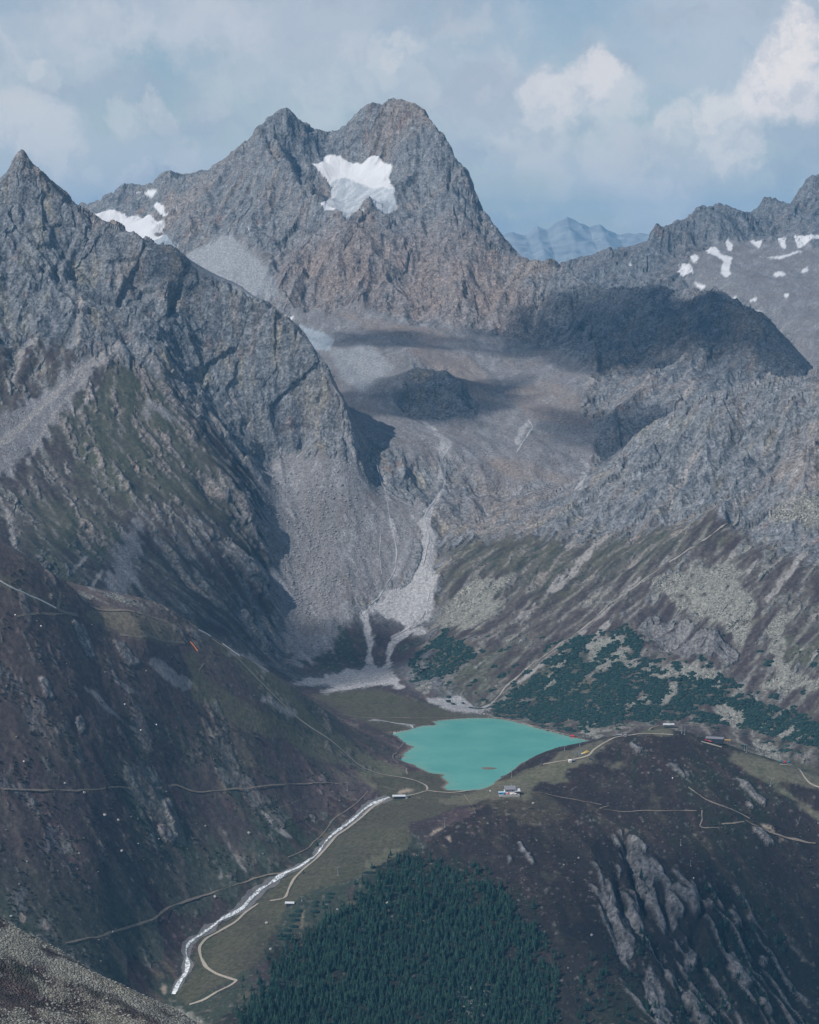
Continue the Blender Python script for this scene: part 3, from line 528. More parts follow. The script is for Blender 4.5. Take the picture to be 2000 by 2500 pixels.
def gully(x, y, gx_, gy_, wl, seed):
    """waves running down the slope, branching from octave to octave"""
    s = np.sqrt(gx_ ** 2 + gy_ ** 2) + 1e-4
    sx, sy = -gy_ / s, gx_ / s
    X = x / wl; Y = y / wl
    ix = np.floor(X).astype(np.int32); iy = np.floor(Y).astype(np.int32)
    c = 0; sn = 0; tw = 0
    z0 = np.zeros_like(ix)
    for a in (-1, 0, 1):
        for b in (-1, 0, 1):
            h = hsh(ix + a, iy + b, z0, seed)
            jx = (h & np.uint32(1023)).astype(f32) / 1023 ; jy = ((h >> np.uint32(10)) & np.uint32(1023)).astype(f32) / 1023
            ph = ((h >> np.uint32(20)) & np.uint32(1023)).astype(f32) * f32(6.2832 / 1023)
            vx = (X - (ix + a) - jx).astype(f32); vy = (Y - (iy + b) - jy).astype(f32)
            w = np.exp(-2.0 * (vx * vx + vy * vy))
            t = (vx * sx + vy * sy) * f32(5.2) + ph
            c = c + np.cos(t) * w; sn = sn + np.sin(t) * w; tw = tw + w
    m = np.sqrt(c * c + sn * sn) / np.maximum(tw, 1e-4)
    c = c / np.maximum(tw, 1e-4); sn = sn / np.maximum(tw, 1e-4)
    k = np.minimum(1, m * 2.2) / np.maximum(m, 1e-4)
    c = c * k; sn = sn * k
    return c.astype(f32), (-sn * sx).astype(f32), (-sn * sy).astype(f32)
e = 14.0
gxh = (grid_lookup(BASE, (x1 + e) / y1, y1) - grid_lookup(BASE, (x1 - e) / y1, y1)) / (2 * e)
gyh = (grid_lookup(BASE, x1 / (y1 + e), y1 + e) - grid_lookup(BASE, x1 / (y1 - e), y1 - e)) / (2 * e)
gstr = pmap(lambda a, b, c_, d_: gully(a, b, c_, d_, 46, 61)[0] * .6 + gully(a, b, c_, d_, 19, 62)[0] * .4, (x1 + 8 * fbm2(x1, y1, 22, 3, 9)).astype(f32), y1.astype(f32), gxh, gyh)
def isrs(*names):
    """region weight with a soft border"""
    g_ = isr(*names).reshape(NC, NR).astype(f32)
    return box(box(box(box(g_, 7, 0), 7, 1), 7, 0), 7, 1).astype(f32).ravel()
# ragged borders: metres of warp turned into picture pixels
pm = F / y1
wx_ = fbm2(x1, y1, 26, 3, 11) ; wy_ = fbm2(x1, y1, 26, 3, 51)
def zone(name, warp=9.0):
    M = zr[name]
    u = np.clip((PX + wx_ * warp * pm) / 2, 0, RW - 1).astype(int)
    v = np.clip((PY + wy_ * warp * 0.6 * pm) / 2, 0, RH - 1).astype(int)
    r = M[v, u]
    r[(PX < -40) | (PX > 2040) | (PY < -10) | (PY > 2540)] = 0
    if name in SHARP:
        r = ss(.25, .75, r + SHARP[name] * 3.0 * r * (1 - r) * (edge0 * .75 + .55 * gstr if name in ('chute', 'scree', 'gravel', 'lichen', 'vegl', 'vegr', 'crag') else edge0))
    return np.where(VIS, r, 0).astype(f32)
edge0 = fbm2(x1, y1, 34, 4, 13, .65) * 1.3
edge = edge0
ZREG = {'snow': ('main_mountain', 'far_mountain', 'cirque'), 'ice': ('main_mountain', 'cirque'), 'crag': ('knoll', 'right_mountain', 'left_hill'), 'vegl': ('left_mountain', 'cirque'), 'vegr': ('right_mountain', 'cirque', 'valley_floor'),
        'gravel': ('cirque', 'valley_floor', 'right_mountain'), 'heath': ('left_hill', 'valley_floor'), 'lichen': ('right_mountain', 'left_hill', 'near_slope', 'valley_floor'), 'pine': ('right_mountain', 'cirque'), 'knob': ('cirque',), 'brownwall': ('main_mountain', 'right_ridge', 'cirque')}
Zn = {k_: zone(k_, 14.0 if k_ in ('lichen', 'pine', 'scree', 'green', 'heath') else 5.0 if k_ in ('snow', 'ice', 'gravel', 'pale', 'crag') else 9.0) for k_ in zones}
for k_, v_ in ZREG.items():
    Zn[k_] = Zn[k_] * (isr(*v_) if k_ in ('snow', 'ice') else isrs(*v_))
print('zone lookup', round(time.time() - T0, 1))

# ------------------------------------------------------------------ relief
slope = np.sqrt(gxh ** 2 + gyh ** 2)
n_big = fbm2(x1, y1, 420, 4, 3)
n_med = fbm2(x1, y1, 90, 4, 7)
n_sml = fbm2(x1, y1, 22, 3, 9)
n_dn = None
# coordinate across the fall line: long thin patches running downhill
sl = np.maximum(slope, 1e-3)
ddx, ddy = -gxh / sl, -gyh / sl
rockreg = isr('left_mountain', 'main_mountain', 'right_ridge', 'far_mountain', 'right_mountain', 'cirque').astype(f32)
veg = np.clip(Zn['heath'] + Zn['vegl'] + Zn['vegr'] + isrs('left_hill', 'knoll', 'valley_floor', 'near_slope'), 0, 1)
veg = np.maximum(veg, isrs('cirque') * ss(1440, 1560, PY)) 
scree = np.clip(Zn['scree'] + Zn['gravel'] - 1.5 * Zn['knob'], 0, 1)
# outcrops inside the vegetated slopes
outc = ss(0.06, 0.3, n_med * .7 + 0.45 * n_sml + .28 * gstr + 0.35 * (slope - 0.62)) * (Zn['vegl'] * 1.0 + Zn['vegr'] * 0.9 + isr('left_hill') * ss(0.1, 0.35, n_med + .5 * n_sml) * 0.5)
outc = np.clip(outc, 0, 1)
outc = np.maximum(outc, Zn['crag'] * ss(-.9, -.2, gstr + n_sml * .8))
outc = np.maximum(outc, ss(.2, .5, .75 * gstr + .25 * n_sml + .4 * n_med) * Zn['cragfield'] * isr('knoll'))
outc = np.maximum(outc, ss(.2, .5, .45 * gstr + .5 * n_sml + .5 * n_med) * Zn['ribs'] * isr('left_hill') * .9)
soil = np.clip(veg - outc, 0, 1) * (1 - scree)
rock = np.clip((1 - veg) + outc, 0, 1) * (1 - scree)
snow = np.maximum(Zn['snow'], 0); ice = Zn['ice']
flat = np.clip(np.maximum(Zn['snow'], Zn['ice']) + Zn['meadow'] + 1.2 * ss(25, 5, np.abs(z1)) * isr('valley_floor'), 0, 1)
rough = np.clip(rock * 1.0 + soil * 0.16 + scree * 0.10, 0, 1) * (1 - 0.9 * flat)
kw = isrs('knoll'); rough = rough * (1 - kw) + kw * np.maximum(rough * .3, Zn['cragfield'] * .45 + .15 * outc * Zn['cragfield'])
rough = rough * (1 - .6 * isrs('left_hill'))
rg_ = rough.reshape(NC, NR).astype(f32)
rough = box(box(box(box(rg_, 5, 0), 5, 1), 5, 0), 5, 1).ravel().astype(f32)

def relief(x, y, z, gx_, gy_, rough, rock, ds):
    # ds: size of the mesh cells there, in metres
    d = np.zeros_like(x)
    g1, g2 = gx_.astype(f32), gy_.astype(f32)
    s0 = np.minimum(np.sqrt(g1 * g1 + g2 * g2) / 0.6, 1.2)
    for wl, amp, sd in ((300, 26.0, 1), (140, 15.0, 2), (65, 7.5, 3), (31, 3.6, 4), (15, 1.8, 5)):
        c, dx, dy = gully(x, y, g1, g2, wl, sd)
        a = amp * s0 * rough
        c = 1 - 2 * np.sqrt(np.maximum(0, (1 - c) / 2))  # sharpen the ribs
        d = d + a * c
        k = a * 5.2 / wl * 0.8
        g1 = g1 + k * dx; g2 = g2 + k * dy
    return d
def facets(x, y, z, wl, seed):
    X = x / wl; Y = y / wl; Z = z / wl
    bx = np.floor(X - .5).astype(np.int32); by = np.floor(Y - .5).astype(np.int32); bz = np.floor(Z - .5).astype(np.int32)
    bd = np.full(x.shape, 9.0, f32); val = np.zeros(x.shape, f32)
    for a in (0, 1):
        for b in (0, 1):
            for c_ in (0, 1):
                h = hsh(bx + a, by + b, bz + c_, seed)
                r0 = (h & np.uint32(1023)).astype(f32) / 1023; r1 = ((h >> np.uint32(10)) & np.uint32(1023)).astype(f32) / 1023; r2 = ((h >> np.uint32(20)) & np.uint32(1023)).astype(f32) / 1023
                vx = (X - (bx + a) - .2 - .6 * r0).astype(f32); vy = (Y - (by + b) - .2 - .6 * r1).astype(f32); vz = (Z - (bz + c_) - .2 - .6 * r2).astype(f32)
                d = vx * vx + vy * vy + vz * vz
                h2 = hsh(bx + a, by + b, bz + c_, seed + 7)
                q0 = (h2 & np.uint32(1023)).astype(f32) / 511.5 - 1; q1 = ((h2 >> np.uint32(10)) & np.uint32(1023)).astype(f32) / 511.5 - 1; q2 = ((h2 >> np.uint32(20)) & np.uint32(1023)).astype(f32) / 511.5 - 1
                pl = vx * q0 + vy * q1 + vz * q2 + .35 * q2
                m = d < bd
                bd = np.where(m, d, bd); val = np.where(m, pl, val)
    return val
def craggy(x, y, z, rough, ds):
    r = np.zeros_like(x)
    wxp = gn3(x / 55, y / 55, z / 55, 71) * 14
    for wl, amp, sd in ((110, 9.0, 31), (48, 4.6, 32), (22, 2.4, 33), (10.5, 1.4, 34), (5.5, .8, 35)):
        nz = gn3((x + wxp) / wl, (y - wxp) / wl, z / (wl * 1.35), sd)
        fade = np.clip(wl / (2.2 * ds) - .2, 0, 1)
        r = r + amp * fade * (0.55 - 1.5 * np.abs(nz))
    wy2 = gn3(x / 24, y / 24, z / 24, 72) * 7
    for wl, amp, sd in ((180, 20.0, 40), (85, 12.0, 41), (30, 4.0, 42), (12, 1.5, 43)):
        fade = np.clip(wl / (3.5 * ds) - .3, 0, 1)
        r = r + amp * fade * facets(x + wxp * .5 + wy2 * .5, y - wy2 * .6, (z + wxp * .4) / 1.7, wl, sd)
    return r * rough
DS = np.maximum(y1 * PXSTEP / F, np.abs(np.gradient(VY, axis=1)).ravel() * 0.6).astype(f32)
warpx = fbm2(x1, y1, 160, 2, 21) * 22; warpy = fbm2(x1, y1, 160, 2, 22) * 22
d1 = pmap(relief, (x1 + warpx).astype(f32), (y1 + warpy).astype(f32), z1, gxh, gyh, rough.astype(f32), rock.astype(f32), DS)
print('gullies', round(time.time() - T0, 1))
d2 = pmap(craggy, x1, y1, z1, np.clip(rough * (0.25 + 0.75 * rock), 0, 1).astype(f32), DS)
print('crags', round(time.time() - T0, 1))
catt = .3 + .7 * ss(10, 170, CD)
lmf = isrs('left_mountain')
disp = (d1 * (0.95 - .3 * lmf) * catt + d2 * (0.8 + .35 * lmf) * (.8 + .2 * ss(0, 110, CD)) - 3.0 * rough * ss(60, 0, CD)).astype(f32)
def teeth(x, y, z):
    return .62 - 1.6 * np.abs(gn3(x / 46, y / 46, z / 90, 211)) + .5 * (.5 - 1.4 * np.abs(gn3(x / 19, y / 19, z / 40, 212)))
disp += pmap(teeth, x1, y1, z1) * ss(70, 5, CD) * rock * (9.0 + 10.0 * isrs('far_mountain') + 2.0 * isrs('right_ridge'))
disp += (np.clip(1 - CD / 55, 0, 1) * 13.0 - 4.0 * ss(110, 40, CD)) * rock * rough
# moraine ridges and hummocks in the basin
bas = Zn['scree'] * isrs('cirque', 'main_mountain', 'far_mountain') * ss(5200, 5320, y1)
mor = 1 - 2.2 * np.abs(fbm2(x1 + .35 * y1, y1 * .6, 150, 3, 191))
mor2 = 1 - 2.2 * np.abs(fbm2(x1 - .3 * y1, y1, 48, 3, 192))
disp += bas * (mor * 7.0 + mor2 * 2.6)
# debris tracks on the scree cone
disp += Zn['scree'] * isrs('cirque') * ss(5320, 5200, y1) * gstr * 1.8
# fine unevenness everywhere but water level ground and snow
disp += (n_sml * 1.6 + n_med * 4.0) * (1 - flat) * (0.8 + 0.2 * (1 - scree))
crag_lift = soft(np.clip(raster(zones['crag']), 0, 1), 3)
disp += Zn['crag'] * 3.5 + outc * Zn['cragfield'] * 3.0
# chimneys and clefts that can be told apart in the rock walls: (line, depth, half width in metres)
Z3 = crop(900, 200, .2899)
CLEFT = [(Z2((500,400),(560,520),(610,620),(650,690)), 26, 11), (Z2((640,330),(690,450),(730,560),(790,700),(820,850),(880,960)), 16, 10), (Z2((720,430),(780,560),(850,720),(950,900)), 12, 9), (Z2((20,850),(60,950),(80,1100),(70,1230)), 16, 10), (Z2((340,830),(390,920),(410,1000)), 11, 8), (Z2((540,1090),(590,1180),(600,1300)), 13, 8), (Z2((1540,200),(1490,380),(1450,560),(1380,640)), 17, 10), (Z2((1610,180),(1580,300)), 12, 7), (Z2((420,560),(430,680),(480,880)), 8, 7), (Z2((700,760),(700,860),(660,980),(540,1060)), 9, 8), (Z2((940,1160),(930,1280)), 9, 6), (Z2((820,1450),(870,1590)), 10, 7), (Z2((560,1380),(600,1490),(650,1600)), 14, 9),
         (Z3((410,380),(440,480),(350,650)), 10, 8), (Z3((400,750),(330,840),(290,900)), 12, 9), (Z3((720,700),(690,800),(675,920)), 15, 8), (Z3((480,760),(560,960),(570,1100)), 9, 7), (Z3((340,1260),(310,1380)), 8, 6), (Z3((620,1340),(550,1460)), 10, 7), (Z3((890,1560),(900,1640)), 9, 6), (Z3((930,1030),(960,1150),(1010,1250),(1080,1360)), 16, 9), (Z3((530,480),(440,620)), 8, 7),
         (Z1((730,780),(650,900),(600,1010),(640,1150)), 12, 9), (Z1((500,1000),(465,1060),(500,1160)), 12, 7), (Z1((170,850),(80,940),(0,1000)), 13, 9), (Z1((110,1110),(20,1170)), 9, 7), (Z1((1570,1050),(1540,1180),(1480,1330),(1440,1400)), 20, 11), (Z1((960,1000),(1000,1140)), 9, 7), (Z1((1140,1150),(1110,1210)), 9, 7), (Z1((420,330),(340,300)), 8, 6), (Z1((560,450),(620,560)), 10, 7), (Z1((600,760),(560,900),(520,1000)), 9, 8), (Z1((880,1360),(780,1420),(760,1450)), 8, 6),
         (Q3((780,90),(740,190),(710,250)), 14, 9), (Q3((920,160),(960,240),(1000,300)), 10, 8), (Q3((1310,640),(1370,580),(1400,640),(1440,740)), 14, 8), (Q3((1380,640),(1420,720),(1480,790)), 12, 7), (Q3((1180,740),(1250,720),(1330,700)), 8, 6), (Q3((870,700),(865,740)), 12, 6), (Q3((1030,750),(1040,790)), 12, 6), (Q3((1160,820),(1165,880)), 12, 7), (Q3((330,160),(330,250),(300,330)), 8, 7), (Q3((240,40),(245,100)), 10, 6), (Q3((650,380),(600,450)), 9, 6),
         (Q4((1390,660),(1330,760),(1290,850)), 13, 9), (Q4((1600,640),(1500,760),(1430,860)), 13, 9), (Q4((1060,740),(1080,800),(1070,870)), 9, 7), (Q4((1580,740),(1530,840),(1490,900)), 10, 8), (Q4((230,60),(240,160),(220,260)), 10, 8), (Q4((540,130),(520,220),(490,320)), 12, 9), (Q4((700,130),(740,260),(720,400)), 10, 9), (Q4((950,300),(880,380),(800,480)), 9, 9), (Q4((1280,330),(1200,440),(1100,560)), 9, 9), (Q4((1690,780),(1650,900)), 10, 8),
         (V6((375,250),(400,380),(440,480),(490,620),(540,760)), 17, 7), (V6((320,500),(330,640),(380,780),(470,900)), 13, 6), (V6((200,640),(240,780),(300,900),(340,1010)), 12, 6), (V6((700,560),(660,690),(720,840)), 9, 5), (V6((900,600),(910,780),(880,900),(920,1100)), 12, 7), (V6((560,900),(620,1100),(680,1260)), 11, 6), (V6((1060,860),(1080,1000),(1130,1200)), 11, 6), (V6((1200,860),(1230,1000),(1300,1250)), 11, 6), (V6((740,1200),(800,1400),(850,1560)), 11, 6)]
for L_, dep, hw in CLEFT:
    L_ = np.array(L_)
    m_ = np.nonzero((PX > L_[:, 0].min() - 45) & (PX < L_[:, 0].max() + 45) & (PY > L_[:, 1].min() - 30) & (PY < L_[:, 1].max() + 30) & VIS & (rough > .05))[0]
    qx = PX[m_] + wx_[m_] * 9 * pm[m_]; qy = PY[m_] + wy_[m_] * 5 * pm[m_]
    best = np.full(len(m_), 1e9); tt_ = np.zeros(len(m_)); sl_n = len(L_) - 1
    for k_ in range(sl_n):
        (ax, ay), (bx, by) = L_[k_], L_[k_ + 1]
        t_ = np.clip(((qx - ax) * (bx - ax) + (qy - ay) * (by - ay)) / ((bx - ax) ** 2 + (by - ay) ** 2), 0, 1)
        d_ = (qx - ax - t_ * (bx - ax)) ** 2 + (qy - ay - t_ * (by - ay)) ** 2
        tt_ = np.where(d_ < best, (k_ + t_) / sl_n, tt_); best = np.minimum(best, d_)
    dm = np.sqrt(best) / pm[m_]
    disp[m_] -= (dep * np.exp(-(dm / hw) ** 2) * np.minimum(1, 5 * np.minimum(tt_, 1 - tt_) + .25)).astype(f32)
# take the one-column spikes out
dg = disp.reshape(NC, NR)
d3 = box(box(dg, 1, 0), 1, 1)
hard = np.where(isr('knoll', 'left_hill', 'cirque', 'valley_floor'), .15, .6).reshape(NC, NR)
disp = (dg * hard + d3 * (1 - hard)).ravel().astype(f32)
nn = np.sqrt(1 + gxh ** 2 + gyh ** 2)
# keep the silhouettes where they are: less relief right on the crest lines is not needed, only remove the mean
X2 = x1 + disp * (-gxh / nn) * 0.5
Y2 = y1 + disp * (-gyh / nn) * 0.5
Z2_ = z1 + disp / nn
# ------------------------------------------------------------------ lake basin
lake_px = L1((230,395),(415,360),(560,318),(700,308),(735,292),(690,270),(830,250),(1060,235),(1290,232),(1400,245),(1520,268),(1640,300),(1725,325)) + L2((150,365),(300,405),(380,430),(520,455),(620,492)) + [(1452, 1818), (1440, 1828), (1400, 1844), (1330, 1872), (1285, 1890), (1240, 1907), (1200, 1921)] + L1((1140,985),(1000,990),(830,985),(795,960),(850,910),(780,850),(815,825),(640,800),(520,745),(490,715),(310,690),(320,665),(385,640),(375,605),(485,535),(380,490),(300,430))
lake_xy = np.array([at_z(px, py, 0.0)[:2] for px, py in lake_px])
def poly_sd(x, y, P):
    """signed distance to an outline, negative inside"""
    best = np.full(len(x), 1e9); ins = np.zeros(len(x), bool)
    for (ax, ay), (bx, by) in zip(P, np.roll(P, -1, 0)):
        ex, ey = bx - ax, by - ay
        t = np.clip(((x - ax) * ex + (y - ay) * ey) / (ex * ex + ey * ey + 1e-9), 0, 1)
        best = np.minimum(best, (x - ax - t * ex) ** 2 + (y - ay - t * ey) ** 2)
        if ay != by:
            ins ^= ((ay > y) != (by > y)) & (x < (bx - ax) * (y - ay) / (by - ay) + ax)
    d = np.sqrt(best)
    return np.where(ins, -d, d)
nl = (y1 > 3350) & (y1 < 4400) & (x1 > -320) & (x1 < 620)
X2[nl] = np.where(np.abs(Z2_[nl]) < 12, x1[nl], X2[nl]); Y2[nl] = np.where(np.abs(Z2_[nl]) < 12, y1[nl], Y2[nl])
sd = poly_sd(X2[nl], Y2[nl], lake_xy)
zz = Z2_[nl]
zz = np.where(sd < 0, np.minimum(zz, np.maximum(-8, sd * 0.12) - 0.15), zz)
zz = np.where((sd >= 0) & (sd < 60), np.maximum(zz, 0.25 + np.minimum(sd, 10) * 0.06 - np.maximum(sd - 10, 0) * .09), zz)
Z2_[nl] = zz
SD = np.full(NV, 999.0, f32); SD[nl] = sd

# ------------------------------------------------------------------ ground colours (albedo) per vertex
def mixc(c, col, w):
    w = np.clip(w, 0, 1)[:, None]
    return c * (1 - w) + np.array(col, f32) * w
fine = fbm2(x1, y1, 9, 2, 91)
streak = gstr * .9 + .3 * n_sml
c = np.zeros((NV, 3), f32) + np.array((.165, .175, .19), f32)
c = mixc(c, (.2, .18, .17), ss(-0.1, .45, n_big + .4 * n_med + .3 * streak))
c = mixc(c, (.078, .09, .108), ss(0.1, .5, -n_med - .3 * n_big + .4 * streak) * .7)
c = mixc(c, (.25, .24, .17), ss(0.18, .5, n_med - .5 * n_big + .3 * streak) * isr('left_mountain', 'right_mountain', 'cirque') * .3)
c = mixc(c, (.1, .112, .132), isr('far_mountain') * (.5 + .6 * n_med))
c = mixc(c, (.21, .17, .155), Zn['brownwall'] * (.55 + .5 * n_med))
c = mixc(c, (.23, .165, .14), ss(.25, .55, fbm2(x1, y1, 60, 3, 131)) * rock * .55)
# scree
cs = np.zeros((NV, 3), f32) + np.array((.168, .166, .174), f32)
cs = mixc(cs, (.15, .14, .14), ss(0, .5, n_med + .5 * streak))
cs = mixc(cs, (.21, .212, .225), ss(.1, .5, -n_med + .6 * streak))
cs = mixc(cs, (.2, .17, .155), Zn['screebrown'] * (.6 + .5 * n_med))
cs = mixc(cs, (.25, .265, .285), Zn['screeblue'] * .8)
c = c * (1 - scree[:, None]) + cs * scree[:, None]
# soil: heath, grass
ch = np.zeros((NV, 3), f32) + np.array((.046, .037, .040), f32)
ch = mixc(ch, (.066, .046, .048), ss(-.1, .4, n_med + .4 * streak))
ch = mixc(ch, (.038, .048, .038), ss(0.0, .4, n_big + .5 * n_med - .2 * streak))
ch = mixc(ch, (.095, .085, .062), ss(.2, .5, fbm2(x1, y1, 48, 3, 141) + .3 * streak) * .7)
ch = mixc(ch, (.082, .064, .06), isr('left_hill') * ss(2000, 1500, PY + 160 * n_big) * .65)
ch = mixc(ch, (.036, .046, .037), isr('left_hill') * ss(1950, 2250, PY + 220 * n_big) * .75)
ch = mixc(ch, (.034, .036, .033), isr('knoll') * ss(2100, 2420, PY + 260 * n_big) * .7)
upper = Zn['vegl'] + Zn['vegr']
ch = mixc(ch, (.112, .104, .094), ss(-.45, .4, n_med + streak * .5) * upper * .9)
ch = mixc(ch, (.085, .088, .062), ss(.0, .35, n_big - .5 * n_med + .3 * streak) * upper * .6)
ch = mixc(ch, (.17, .166, .158), ss(.3, .75, gstr + .5 * n_med + .3 * n_sml) * upper * .8)
ch = mixc(ch, (.07, .08, .055), Zn['green'] * ss(-.4, .3, n_med) * .8)
ch = mixc(ch, (.085, .075, .065), ss(.1, .5, fbm2(x1, y1, 75, 4, 181) + .2 * gstr) * isr('left_hill', 'knoll') * .65)
ch = mixc(ch, (.125, .112, .08), Zn['brown'] * (.6 + .6 * n_sml))
ch = mixc(ch, (.115, .112, .08), Zn['meadow'] * (.85 + .5 * n_med))
ch = mixc(ch, (.085, .09, .06), Zn['meadow'] * ss(.0, .35, n_med + .5 * n_sml) * .8)
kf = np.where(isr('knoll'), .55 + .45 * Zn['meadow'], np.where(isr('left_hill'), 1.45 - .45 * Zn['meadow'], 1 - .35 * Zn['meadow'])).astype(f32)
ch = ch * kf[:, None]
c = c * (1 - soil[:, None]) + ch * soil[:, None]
c = mixc(c, (.245, .235, .23), Zn['chute'] * (.9 + .4 * n_sml))
# loose boulders and stony specks in the heath
spk = ss(.28, .5, fine + .35 * n_med) * soil * (1 - Zn['meadow'])
c = mixc(c, (.2, .195, .19), spk * .35)
c = mixc(c, (.2, .2, .182), Zn['lichen'] * ss(-.55, -.1, n_sml + .4 * n_med))
c = mixc(c, (.3, .3, .31), Zn['gravel'] * .95)
c = mixc(c, (.32, .27, .22), Zn['pale'] * .8)
cragc = outc * np.maximum(Zn['crag'], Zn['cragfield'])
c = mixc(c, (.175, .17, .172), cragc * .9)
c = mixc(c, (.12, .12, .12), cragc * ss(0, .6, n_sml - gstr * .4))
near_ = isr('near_slope').astype(f32)
c = mixc(c, (.2, .195, .16), near_ * (1 - .9 * Zn['nearheath']) * ss(-.2, .15, n_sml + .7 * fbm2(x1, y1, 40, 3, 151)) * .85)
pine = Zn['pine'] * ss(-.2, .02, .9 * fbm2(x1, y1, 55, 4, 201, .6) + .35 * n_sml + .05 - .25 * Zn['lichen'])
pn2 = ss(.22, .32, fbm2(x1, y1, 30, 3, 161) + .25 * n_big) * isr('right_mountain') * ss(1480, 1620, PY) * .9
pine = np.maximum(pine, pn2 * (1 - .6 * Zn['lichen']))
c = mixc(c, (.045, .055, .038), pine * .6)
# lake shore
shore = ss(9, 1, SD) * (SD > 0)
c = mixc(c, (.2, .165, .13), shore * .8)
c = mixc(c, (.5, .52, .5), (SD < 0).astype(f32))
c = mixc(c, (.27, .31, .35), ice * ss(-.7, .1, n_sml + .4 * gstr + .25))
c = mixc(c, (.56, .575, .60), snow * (1 - .8 * ice) * ss(-1.1, -.35, edge0 + .3 * gstr))
c = mixc(c, (.46, .49, .53), ice * snow * ss(-.1, .5, fine + .8 * gstr) * .8)
c = mixc(c, (.5, .5, .5), snow * ss(.2, .6, n_med + .3 * n_sml) * .4)
c = np.clip(c * (1 + .22 * fine[:, None] * (1 - snow[:, None])), .01, .9)
msk = np.zeros((NV, 4), f32)
msk[:, 0] = np.clip(rock, 0, 1) * (1 - np.maximum(snow, ice))
msk[:, 1] = np.clip(np.maximum(np.maximum(scree * .5, Zn['lichen']), near_ * .8), 0, 1)
msk[:, 2] = np.maximum(snow * (1 - .6 * ice), ice * .5)
msk[:, 3] = near_
bould = ss(.0, .4, fbm2(x1, y1, 70, 3, 171) + .2)
msk[:, 1] *= .5 + .5 * bould
colr = np.concatenate([c, np.ones((NV, 1), f32)], 1)
print('colours', round(time.time() - T0, 1))

